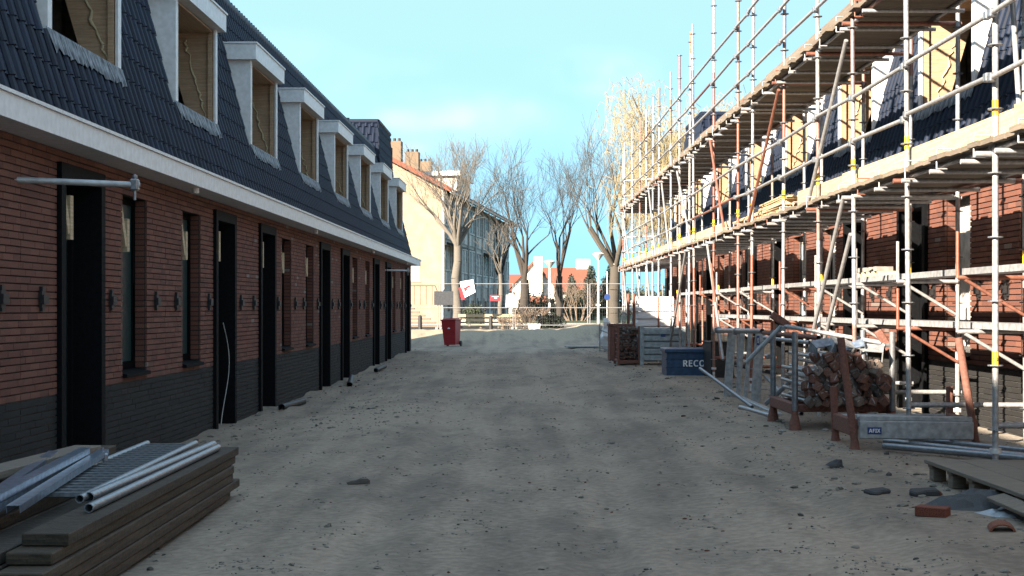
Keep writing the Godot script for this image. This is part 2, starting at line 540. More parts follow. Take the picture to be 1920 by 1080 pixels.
# rows of bricks over x0..x1, y0..y1 leaving the openings [xa, xb, ya, yb] free; returns [centre, size, colour]
func bricks(x0: float, x1: float, y0: float, y1: float, open: Array, dark: bool, sd: int) -> Array:
	var out := []
	var r := RandomNumberGenerator.new()
	r.seed = sd
	var j := 0
	var y := y0
	while y + 0.05 < y1 + 0.001:
		var runs := [[x0, x1]]
		for o in open:
			if y + 0.025 > o[2] and y + 0.025 < o[3]:
				var nr := []
				for q in runs:
					if o[0] <= q[0] and o[1] >= q[1]: continue
					if o[1] <= q[0] or o[0] >= q[1]:
						nr.append(q)
					else:
						if o[0] > q[0]: nr.append([q[0], o[0]])
						if o[1] < q[1]: nr.append([o[1], q[1]])
				runs = nr
		var off := [0.0, 0.108, 0.054, 0.162][j % 4] as float
		for q in runs:
			var a: float = q[0]
			var nxt: float = floor((a - off) / 0.216) * 0.216 + off + 0.216
			while a < q[1] - 0.02:
				var e := minf(nxt, q[1])
				if e - a > 0.03:
					var pr := r.randf_range(0.0, 0.0035)
					out.append([Vector3((a + e) * 0.5, y + 0.0245, -0.011 + pr), Vector3(e - a - 0.003, 0.049 + r.randf_range(-0.0015, 0.0015), 0.022), brick_tone(r, dark)])
				a = e
				nxt = a + 0.216
		y += 0.06
		j += 1
	return out

func brick_mesh(list: Array) -> ArrayMesh:
	var b := MB.new()
	for q in list:
		b.col = q[2]
		var c: Vector3 = q[0]
		var h: Vector3 = q[1] * 0.5
		var z1 := c.z + h.z
		var z0 := c.z - h.z
		var A := Vector3(c.x - h.x, c.y - h.y, z1); var B := Vector3(c.x + h.x, c.y - h.y, z1)
		var C := Vector3(c.x + h.x, c.y + h.y, z1); var D := Vector3(c.x - h.x, c.y + h.y, z1)
		var k := Vector3(0, 0, z0 - z1)
		b.quad(A, B, C, D)
		b.quad(D, C, C + k, D + k)
		b.quad(A + k, B + k, B, A)
		b.quad(A + k, A, D, D + k)
		b.quad(B, B + k, C + k, C)
	return b.mesh()

func tile_mesh(w: float, l: float) -> ArrayMesh:
	# x across, y up the slope, z off the slope; a roll on one side, thick lower edge
	var b := MB.new()
	var px := [0.0, 0.018, 0.045, 0.075, 0.098, 0.13, w]
	var pz := [0.012, 0.034, 0.044, 0.034, 0.012, 0.006, 0.008]
	for k in px.size() - 1:
		var a := Vector3(px[k], 0, pz[k] + 0.022); var c := Vector3(px[k + 1], 0, pz[k + 1] + 0.022)
		var a2 := Vector3(px[k], l, pz[k]); var c2 := Vector3(px[k + 1], l, pz[k + 1])
		b.quad(a, c, c2, a2)
		b.quad(Vector3(px[k], 0.0, pz[k] - 0.002), Vector3(px[k + 1], 0.0, pz[k + 1] - 0.002), c, a)
	b.quad(Vector3(w, 0, 0.002), Vector3(w, l, 0.0), Vector3(w, l, 0.008), Vector3(w, 0, 0.030))
	b.quad(Vector3(0, l, 0.0), Vector3(0, 0, 0.01), Vector3(0, 0, 0.034), Vector3(0, l, 0.012))
	return b.mesh()

func house(name_: String, label: String, group: String, t: Transform3D, flip: bool, near: int, sd: int, right: bool, tall := false, dnear := 0.0) -> void:
	# near: 0 far, 1 tiles and bricks as pieces
	var hs := thing(name_, label, "house", t, group)
	var fx := func(x: float) -> float: return HW - x if flip else x
	var dc: float = fx.call(1.475)
	var wc: float = fx.call(3.225)
	var dop := [dc - 0.62, dc + 0.62, -1.0, 2.79]
	var wop := [wc - 0.44, wc + 0.44, 0.80, 2.67]
	# ---- wall core with its openings
	var b := MB.new()
	var cuts := [[0.0, minf(dop[0], wop[0])], [minf(dop[1], wop[1]), maxf(dop[0], wop[0])], [maxf(dop[1], wop[1]), HW]]
	for q in cuts:
		b.box(Vector3(q[0], 0.74, -0.3), Vector3(q[1], 2.98, -0.014))
	b.box(Vector3(dop[0], dop[3], -0.3), Vector3(dop[1], 2.98, -0.014))
	b.box(Vector3(wop[0], wop[3], -0.3), Vector3(wop[1], 2.98, -0.014))
	put(hs, "wall", b.mesh(), M.mortar_dark)
	for q in [[0.0, dop[0]], [dop[1], HW]]:
		b = MB.new()
		b.box(Vector3(q[0], -0.6, -0.3), Vector3(q[1], 0.738, -0.012))
		put(hs, "plinth_wall", b.mesh(), M.mortar_grey)
	# ---- bricks
	var red := bricks(0, HW, 0.742, 2.90, [dop, wop], false, sd)
	var blk := bricks(0, HW, -0.52, 0.73, [dop], true, sd + 1)
	if near > 0:
		for pass_ in 2:
			var all: Array = red if pass_ == 0 else blk
			var ok := []
			var rest := []
			for q in all:
				var dd: float = -(t * q[0]).z
				if dd >= dnear and q[0].y > -0.15:
					ok.append([dd, q])
				else:
					rest.append(q)
			ok.sort_custom(func(p, s): return p[0] < s[0])
			var lim := 210 if pass_ == 0 else 85
			var ubm := MB.new()
			ubm.box(Vector3(-0.5, -0.5, -0.5), Vector3(0.5, 0.5, 0.5))
			var um := ubm.mesh()
			for k in ok.size():
				var q: Array = ok[k][1]
				if k < lim:
					var key := "bm%d_%d" % [pass_, k % 9]
					if not M.has(key):
						var src: StandardMaterial3D = M.brick if pass_ == 0 else M.plinth
						var mm: StandardMaterial3D = src.duplicate()
						mm.vertex_color_use_as_albedo = false
						var rr := RandomNumberGenerator.new()
						rr.seed = 500 + k + pass_ * 50
						mm.albedo_color = (brick_tone(rr, pass_ == 1) * 0.97).linear_to_srgb()
						mm.uv1_world_triplanar = true
						M[key] = mm
					var tt := Transform3D(Basis.from_scale(q[1]), q[0])
					put(hs, "brick", um, M["bm%d_%d" % [pass_, (k * 7 + (k / 5) * 3) % mini(9, k + 1)]], tt)
				else:
					rest.append(q)
			stuff(put(hs, "brickwork" if pass_ == 0 else "plinth_brickwork", brick_mesh(rest), M.brick if pass_ == 0 else M.plinth))
	else:
		stuff(put(hs, "brickwork", brick_mesh(red), M.brick))
		stuff(put(hs, "plinth_brickwork", brick_mesh(blk), M.plinth))
	# brick reveals of the window
	b = MB.new()
	var rr2 := RandomNumberGenerator.new()
	rr2.seed = sd + 5
	for s in [-1.0, 1.0]:
		var yy := 0.86
		while yy < 2.64:
			b.col = brick_tone(rr2, false)
			var xe: float = wc + s * 0.44
			b.box(Vector3(minf(xe, xe - s * 0.006), yy, -0.125), Vector3(maxf(xe, xe - s * 0.006), yy + 0.049, -0.024))
			yy += 0.06
	stuff(put(hs, "reveal_brickwork", b.mesh(), M.brick))
	# ---- window
	b = MB.new()
	for s in [-1.0, 1.0]:
		b.box(Vector3(wc + s * 0.40 - 0.04, 0.86, -0.122), Vector3(wc + s * 0.40 + 0.04, 2.67, -0.122))
	b.box(Vector3(wc - 0.36, 2.59, -0.122), Vector3(wc + 0.36, 2.67, -0.122))
	b.box(Vector3(wc - 0.36, 0.86, -0.122), Vector3(wc + 0.36, 0.93, -0.122))
	var w := put(hs, "window", b.mesh(), M.grey_board if right else M.black_frame)
	b = MB.new()
	b.box(Vector3(wc - 0.36, 0.93, -0.165), Vector3(wc + 0.36, 2.59, -0.145))
	put(w, "pane", b.mesh(), M.panel_pale if right else M.green_dark)
	b = MB.new()
	b.hexa([Vector3(wc - 0.435, 0.785, 0.05), Vector3(wc + 0.435, 0.785, 0.05), Vector3(wc + 0.435, 0.785, -0.2), Vector3(wc - 0.435, 0.785, -0.2),
		Vector3(wc - 0.435, 0.82, 0.05), Vector3(wc + 0.435, 0.82, 0.05), Vector3(wc + 0.435, 0.862, -0.2), Vector3(wc - 0.435, 0.862, -0.2)])
	put(w, "sill", b.mesh(), M.black_frame)
	# ---- door
	b = MB.new()
	for s in [-1.0, 1.0]:
		b.box(Vector3(dc + s * 0.56 - 0.058, -0.28, -0.26), Vector3(dc + s * 0.56 + 0.058, 2.785, 0.045))
	b.box(Vector3(dc - 0.502, 2.65, -0.26), Vector3(dc + 0.502, 2.785, 0.045))
	var fr := put(hs, "door_surround", b.mesh(), M.black_frame)
	b = MB.new()
	for s in [-1.0, 1.0]:
		b.box(Vector3(dc + s * 0.465 - 0.035, -0.26, -0.29), Vector3(dc + s * 0.465 + 0.035, 2.65, -0.22))
	b.box(Vector3(dc - 0.43, 2.35, -0.29), Vector3(dc + 0.43, 2.42, -0.22))
	put(fr, "frame", b.mesh(), M.black_frame)
	b = MB.new()
	b.box(Vector3(dc - 0.43, -0.24, -0.29), Vector3(dc + 0.43, 2.35, -0.275))
	for k in 5:
		b.box(Vector3(dc - 0.425 + k * 0.171, -0.23, -0.274), Vector3(dc - 0.425 + k * 0.171 + 0.164, 2.34, -0.258))
	var dr := put(hs, "door", b.mesh(), M.grey_board if right else M.door_green)
	b = MB.new()
	b.box(Vector3(dc - 0.43, 2.42, -0.29), Vector3(dc + 0.43, 2.65, -0.265))
	put(dr, "transom_panel", b.mesh(), M.panel_pale if right else M.green_dark)
	b = MB.new()
	b.tube(Vector3(dc - 0.36, 0.95, -0.258), Vector3(dc - 0.36, 0.95, -0.21), 0.012, 0.012, 8)
	b.tube(Vector3(dc - 0.36, 0.95, -0.212), Vector3(dc - 0.25, 0.95, -0.212), 0.009, 0.009, 8)
	put(dr, "handle", b.mesh(), M.steel)
	# ---- timber props nailed in the openings
	if not right:
		for q in [[dc - 0.20, 2.12, 2.52], [wc - 0.20, 2.08, 2.42]]:
			b = MB.new()
			b.box(Vector3(q[0] - 0.03, q[1], -0.06), Vector3(q[0] + 0.05, q[2], -0.01))
			var a := Vector3(q[0] - 0.22, q[2] + 0.10, -0.036)
			var e := Vector3(q[0] - 0.03, q[1] + 0.06, -0.036)
			var dir := (e - a).normalized()
			b.boxt(Vector3((e - a).length(), 0.075, 0.04), Transform3D(Basis(dir, Vector3(-dir.y, dir.x, 0), Vector3(0, 0, 1)), (a + e) * 0.5))
			put(hs, "timber_prop", b.mesh(), M.timber_new)
	# ---- wall anchors
	for ax in [0.445, 2.375, 3.995]:
		var x: float = fx.call(ax)
		b = MB.new()
		b.box(Vector3(x - 0.026, 1.47, 0.004), Vector3(x + 0.026, 1.68, 0.032))
		b.box(Vector3(x - 0.06, 1.53, 0.034), Vector3(x + 0.06, 1.61, 0.056))
		b.box(Vector3(x - 0.045, 1.50, 0.005), Vector3(x + 0.045, 1.64, 0.034))
		put(hs, "wall_anchor", b.mesh(), M.black)
	# ---- gutter
	if not cache.has("gutter"):
		b = MB.new()
		b.box(Vector3(0.002, 2.90, -0.10), Vector3(HW - 0.002, 2.925, 0.30))
		b.box(Vector3(0.002, 2.90, 0.302), Vector3(HW - 0.002, 3.085, 0.325))
		b.box(Vector3(0.002, 3.087, 0.27), Vector3(HW - 0.002, 3.115, 0.345))
		b.box(Vector3(0.002, 2.925, 0.00), Vector3(HW - 0.002, 3.06, 0.02))
		cache.gutter = b.mesh()
	var gt := put(hs, "gutter", cache.gutter, M.white)
	b = MB.new()
	b.box(Vector3(0, 2.93, 0.03), Vector3(HW, 2.96, 0.30))
	put(gt, "gutter_lining", b.mesh(), M.lead)
	if flip:
		b = MB.new()
		b.tube(Vector3(0.5, 2.84, 0.22), Vector3(0.5, 2.905, 0.22), 0.045, 0.045, 12)
		put(gt, "outlet", b.mesh(), M.white)
	# ---- roof boarding round the dormer
	var sd_ := SLOPE.normalized()
	var x0 := HW * 0.5 - 1.1
	var x1 := HW * 0.5 + 1.1
	var ytop := 6.4
	if not cache.has("deck"):
		b = MB.new()
		for q in [[0.0, HW, 2.98, 4.0], [0.0, x0, 4.0, 5.45], [x1, HW, 4.0, 5.45], [0.0, HW, 5.45, ytop]]:
			var za := roof_z(q[2]); var zb := roof_z(q[3])
			b.hexa([Vector3(q[0], q[2], za - 0.02), Vector3(q[1], q[2], za - 0.02), Vector3(q[1], q[2], za - 0.24), Vector3(q[0], q[2], za - 0.24),
				Vector3(q[0], q[3], zb - 0.02), Vector3(q[1], q[3], zb - 0.02), Vector3(q[1], q[3], zb - 0.24), Vector3(q[0], q[3], zb - 0.24)])
		cache.deck = b.mesh()
	var rf := put(hs, "roof", cache.deck, M.dark_room)
	var tw := HW / 22.0
	if not cache.has("tile"):
		cache.tile = tile_mesh(tw, 0.345)
		var tb := Basis(Vector3(1, 0, 0), sd_, Vector3(0, 0.83, 3.4).normalized())
		var list := []
		for j in 12:
			var s := 0.02 + j * 0.29
			for i in 22:
				var xx := i * tw
				var yy := 3.06 + sd_.y * s
				if xx + tw > x0 - 0.12 and xx < x1 + 0.12 and yy + 0.25 > 4.02 and yy < 5.42:
					if xx + tw * 0.5 > x0 - 0.06 and xx + tw * 0.5 < x1 + 0.06: continue
				list.append(Transform3D(tb, Vector3(xx, yy, roof_z(yy) - 0.012)))
		cache.tiles = list
		b = MB.new()
		var src: Array = (cache.tile as ArrayMesh).surface_get_arrays(0)
		for q in list:
			var base := b.v.size()
			var tone := randf_range(0.75, 1.3)
			for k in src[Mesh.ARRAY_VERTEX].size():
				b.v.push_back(q * src[Mesh.ARRAY_VERTEX][k]); b.n.push_back(q.basis * src[Mesh.ARRAY_NORMAL][k]); b.c.push_back(Color.WHITE * tone)
			for k in src[Mesh.ARRAY_INDEX]:
				b.ix.push_back(base + k)
		cache.alltiles = b.mesh()
		b = MB.new()
		var xx := 0.0
		while xx < HW - 0.05:
			b.tube(Vector3(xx, 6.41, -0.83), Vector3(minf(xx + 0.32, HW), 6.42, -0.83), 0.075, 0.085, 10)
			xx += 0.295
		cache.caps = b.mesh()
	if near > 0:
		for q in cache.tiles:
			var tv := randi() % 5
			if not M.has("tile_v%d" % tv):
				var tmv: StandardMaterial3D = M.tile.duplicate()
				tmv.albedo_color = (Color(0.012, 0.020, 0.042) * [0.75, 0.9, 1.0, 1.15, 1.35][tv]).linear_to_srgb()
				tmv.uv1_world_triplanar = true
				M["tile_v%d" % tv] = tmv
			var qq: Transform3D = q
			qq.origin += Vector3(randf_range(-0.003, 0.003), randf_range(-0.006, 0.006), randf_range(0, 0.004))
			put(rf, "roof_tile", cache.tile, M["tile_v%d" % tv], qq)
	else:
		stuff(put(rf, "roof_tiles", cache.alltiles, M.tile))
	put(rf, "ridge_caps", cache.caps, M.tile)
	# ---- dormer
	dormer(hs, x0, x1)
	# ---- shell behind the facade: floors, roof, party walls, back wall
	if not cache.has("shell"):
		b = MB.new()
		b.box(Vector3(0, 2.62, -8.4), Vector3(HW, 2.88, -0.31))
		b.box(Vector3(0, 6.2, -8.4), Vector3(HW, 6.40, -0.84))
		b.box(Vector3(0, -0.5, -8.6), Vector3(HW, 6.4, -8.41))
		b.box(Vector3(0.0, -0.5, -8.4), Vector3(0.1, 2.6, -0.32)); b.box(Vector3(HW - 0.1, -0.5, -8.4), Vector3(HW, 2.6, -0.32))
		b.box(Vector3(0.0, 2.9, -8.4), Vector3(0.1, 6.18, -1.15)); b.box(Vector3(HW - 0.1, 2.9, -8.4), Vector3(HW, 6.18, -1.15))
		b.hexa([Vector3(0, 2.9, -0.3), Vector3(0.1, 2.9, -0.3), Vector3(0.1, 2.9, -1.14), Vector3(0, 2.9, -1.14), Vector3(0, 6.18, -1.10), Vector3(0.1, 6.18, -1.10), Vector3(0.1, 6.18, -1.14), Vector3(0, 6.18, -1.14)])
		cache.shell = b.mesh()
	put(hs, "inner_shell", cache.shell, M.dark_room)
	if tall:
		tall_end(hs, false)

func dormer(hs: Node3D, x0: float, x1: float) -> void:
	var zf := -0.20
	if not cache.has("fascia"):
		var b := MB.new()
		for s in [0, 1]:
			# cheek: front edge upright, back edge along the roof
			var xa: float = x0 if s == 0 else x1 - 0.05
			var xb := xa + 0.05
			b.hexa([Vector3(xa, 3.98, zf), Vector3(xb, 3.98, zf), Vector3(xb, 3.98, zf - 0.10), Vector3(xa, 3.98, zf - 0.10),
				Vector3(xa, 5.30, zf), Vector3(xb, 5.30, zf), Vector3(xb, 5.30, roof_z(5.3) - 0.12), Vector3(xa, 5.30, roof_z(5.3) - 0.12)])
			cache["cheek%d" % s] = b.mesh()
			b = MB.new()
		b = MB.new()
		b.box(Vector3(x0 - 0.003, 3.97, zf + 0.001), Vector3(x0 + 0.11, 5.30, zf + 0.03))
		cache.dpost = b.mesh()
		b = MB.new()
		b.box(Vector3(x0 - 0.1, 5.302, -0.95), Vector3(x1 + 0.1, 5.54, zf + 0.13))
		b.box(Vector3(x0 - 0.12, 5.541, -0.90), Vector3(x1 + 0.12, 5.565, zf + 0.15))
		cache.fascia = b.mesh()
		b = MB.new()
		for s in [0, 1]:
			var xa: float = x0 + 0.052 if s == 0 else x1 - 0.077
			var xb := xa + 0.025
			b.hexa([Vector3(xa, 3.99, zf - 0.01), Vector3(xb, 3.99, zf - 0.01), Vector3(xb, 3.99, zf - 0.32), Vector3(xa, 3.99, zf - 0.32),
				Vector3(xa, 5.28, zf - 0.01), Vector3(xb, 5.28, zf - 0.01), Vector3(xb, 5.28, roof_z(5.28) - 0.38), Vector3(xa, 5.28, roof_z(5.28) - 0.38)])
			var xc: float = x0 + 0.079 if s == 0 else x1 - 0.124
			b.box(Vector3(xc, 4.0, zf - 0.075), Vector3(xc + 0.045, 5.26, zf - 0.012))
		b.box(Vector3(x0 + 0.08, 5.262, -1.15), Vector3(x1 - 0.08, 5.28, zf - 0.01))
		b.box(Vector3(x0 + 0.08, 3.94, zf - 0.30), Vector3(x1 - 0.08, 4.03, zf - 0.01))
		cache.lining = b.mesh()
		for s in 10:
			b = MB.new()
			var r := RandomNumberGenerator.new()
			r.seed = 5 + s * 3
			var xa: float = x0 + 0.085 if s % 2 == 0 else x1 - 0.085
			var dz := r.randf_range(-0.05, 0.06)
			var dz2 := r.randf_range(-0.05, 0.12)
			var y1 := r.randf_range(4.7, 5.2)
			var pts := []
			var rad := []
			for k in 22:
				var f := k / 21.0
				pts.append(Vector3(xa, lerpf(4.05, y1, f), lerpf(zf - 0.14 + dz, zf - 0.40 + dz2, f) + r.randf_range(-0.03, 0.03)))
				rad.append(r.randf_range(0.006, 0.022))
			b.path(pts, rad, 6)
			cache["foam%d" % s] = b.mesh()
		# lead apron dressed over the tiles
		b = MB.new()
		var rr := RandomNumberGenerator.new()
		rr.seed = 77
		var n := 44
		var drop := []
		for k in n + 1:
			drop.append(0.17 + rr.randf_range(-0.03, 0.04))
		for k in n:
			var xa := lerpf(x0 - 0.05, x1 + 0.05, float(k) / n)
			var xb := lerpf(x0 - 0.05, x1 + 0.05, float(k + 1) / n)
			var wv := func(x: float) -> float: return 0.050 + 0.012 * sin(x * TAU / (HW / 22.0))
			var ya: float = 4.0 - drop[k]; var yb: float = 4.0 - drop[k + 1]
			var p := [Vector3(xa, ya, roof_z(ya) + wv.call(xa)), Vector3(xb, yb, roof_z(yb) + wv.call(xb)), Vector3(xb, 4.02, zf + 0.032), Vector3(xa, 4.02, zf + 0.032)]
			b.quad(p[0], p[1], p[2], p[3])
			b.quad(p[0] - Vector3(0, 0, 0.004), p[3] - Vector3(0, 0, 0.004), p[2] - Vector3(0, 0, 0.004), p[1] - Vector3(0, 0, 0.004))
		cache.apron = b.mesh()
	var dm := put(hs, "dormer", cache.fascia, M.white)
	put(dm, "cheek", cache.cheek0, M.white)
	put(dm, "cheek", cache.cheek1, M.white)
	put(dm, "front_post", cache.dpost, M.white)
	put(dm, "front_post", cache.dpost, M.white, tf(x1 - x0 - 0.107, 0, 0))
	put(dm, "plywood_lining", cache.lining, M.plywood)
	var fv := (get_child_count() * 2) % 10
	put(dm, "foam_seam", cache["foam%d" % fv], M.foam)
	put(dm, "foam_seam", cache["foam%d" % (fv + 1)], M.foam)
	put(dm, "lead_apron", cache.apron, M.lead)

func tall_end(hs: Node3D, flip: bool) -> void:
	# the end house carries a higher steep roof
	var b := MB.new()
	var xa := 0.2; var xb := HW + 0.05
	var z0 := -0.60; var z1 := -8.4
	var lo := [Vector3(xa, 5.60, z0), Vector3(xb, 5.60, z0), Vector3(xb, 5.60, z1), Vector3(xa, 5.60, z1)]
	var hi := [Vector3(xa + 0.9, 7.30, z0 - 0.14), Vector3(xb - 0.05, 7.30, z0 - 0.14), Vector3(xb - 0.05, 7.30, z1 + 0.5), Vector3(xa + 0.9, 7.30, z1 + 0.5)]
	if flip:
		for arr in [lo, hi]:
			for k in 4:
				arr[k].x = HW - arr[k].x
		lo = [lo[1], lo[0], lo[3], lo[2]]; hi = [hi[1], hi[0], hi[3], hi[2]]
	b.hexa(lo + hi)
	var rf := put(hs, "upper_roof", b.mesh(), M.tile)
	# tiles on its side and street slopes
	var tm: ArrayMesh = cache.tile
	var src: Array = tm.surface_get_arrays(0)
	b = MB.new()
	var s0 := 1 if flip else 0
	var faces := [[lo[0], lo[1], hi[0], hi[1]]]
	faces.append([lo[1], lo[2], hi[1], hi[2]] if flip else [lo[3], lo[0], hi[3], hi[0]])
	for f in faces:
		var ux: Vector3 = (f[1] - f[0]).normalized()
		var up: Vector3 = (f[2] - f[0])
		up = (up - ux * up.dot(ux))
		var sl := up.length()
		up = up.normalized()
		var nn := ux.cross(up)
		var rows := int(sl / 0.29)
		for j in rows + 1:
			var fr := j * 0.29 / sl
			var a: Vector3 = f[0].lerp(f[2], fr); var e: Vector3 = f[1].lerp(f[3], fr)
			var cnt := int((e - a).length() / 0.2)
			for i in cnt:
				var q := Transform3D(Basis(ux, up, nn), a + ux * (i * 0.2) + nn * 0.002)
				if j * 0.29 + 0.3 > sl: q.basis.y *= 0.8
				var base := b.v.size()
				for k in src[Mesh.ARRAY_VERTEX].size():
					b.v.push_back(q * src[Mesh.ARRAY_VERTEX][k]); b.n.push_back(q.basis * src[Mesh.ARRAY_NORMAL][k]); b.c.push_back(Color.WHITE)
				for k in src[Mesh.ARRAY_INDEX]:
					b.ix.push_back(base + k)
	stuff(put(rf, "roof_tiles", b.mesh(), M.tile))
	b = MB.new()
	for k in 4:
		b.tube(hi[k] + Vector3(0, 0.03, 0), hi[(k + 1) % 4] + Vector3(0, 0.03, 0), 0.08, 0.08, 8)
	put(rf, "ridge_caps", b.mesh(), M.tile)
	b = MB.new()
	var vx: float = (hi[0].x + hi[1].x) * 0.5 + (0.9 if flip else -0.9)
	b.tube(Vector3(vx, 6.7, z0 - 1.2), Vector3(vx, 7.55, z0 - 1.2), 0.07, 0.07, 10)
	put(rf, "vent_pipe", b.mesh(), M.tile)
	# end gable
	b = MB.new()
	var gx := HW + 0.002 if not flip else -0.252
	b.box(Vector3(gx, -0.5, -8.5), Vector3(gx + 0.25, 6.9, -0.65))
	b.box(Vector3(gx, -0.5, -0.648), Vector3(gx + 0.25, 2.95, -0.02))
	put(hs, "gable_wall", b.mesh(), M.mortar_dark)

func houses() -> void:
	var zl := Vector3(1, 0, LS).normalized()
	var bl := Basis(Vector3(LS, 0, -1).normalized(), Vector3.UP, zl)
	var ord := ["", "first", "second", "third", "fourth", "fifth", "sixth", "seventh", "eighth", "ninth", "tenth", "eleventh", "twelfth", "thirteenth", "fourteenth"]
	# pair centres at depth 15.75 + 8.85 k
	for k in range(-3, 4):
		for h in 2:
			var u := 15.75 + 8.85 * k - HW + HW * h
			var from_end := (3 - k) * 2 + (1 - h)
			var near := 1 if (k == 0 or (k == -1 and h == 1)) else 0
			var last := k == 3 and h == 1
			var lb := "shaded terrace house without scaffolding, %s of its row counting from the taller end house" % ord[from_end] if not last else "end house with a higher roof, in the shaded row without scaffolding"
			house("terrace_house", lb, "new terrace houses", Transform3D(bl, L(u, 0, 0)), h == 1, near, 100 + k * 10 + h, false, last, 10.9)
	var br := Basis(Vector3(-RS, 0, 1).normalized(), Vector3.UP, Vector3(-1, 0, -RS).normalized())
	for k in range(-1, 4):
		for h in 2:
			# local x runs towards the camera: the far house of the pair comes first
			var d := 14.95 + 8.85 * k + HW - HW * h
			var from_end := (3 - k) * 2 + h
			var near := 1 if (k == 0 and h == 0) else 0
			var last := k == 3 and h == 0
			var lb := "sunlit terrace house behind the scaffolding, %s of its row counting from the taller end house" % ord[from_end] if not last else "end house with a higher roof, behind the scaffolding"
			house("terrace_house", lb, "new terrace houses", Transform3D(br, R(RW, 0.12, d)), h == 1, near, 300 + k * 10 + h, true, false, 14.0)
			if last:
				var hs := get_child(get_child_count() - 1) as Node3D
				tall_end(hs, true)

# ------------------------------------------------------------------ scaffolding
const GAL := Color(0.56, 0.56, 0.57)
const OXI := Color(0.40, 0.17, 0.12)
func bay_tube(b: MB, p: Vector3, q: Vector3, r := 0.0242) -> void:
	b.tube(p, q, r, r, 10)

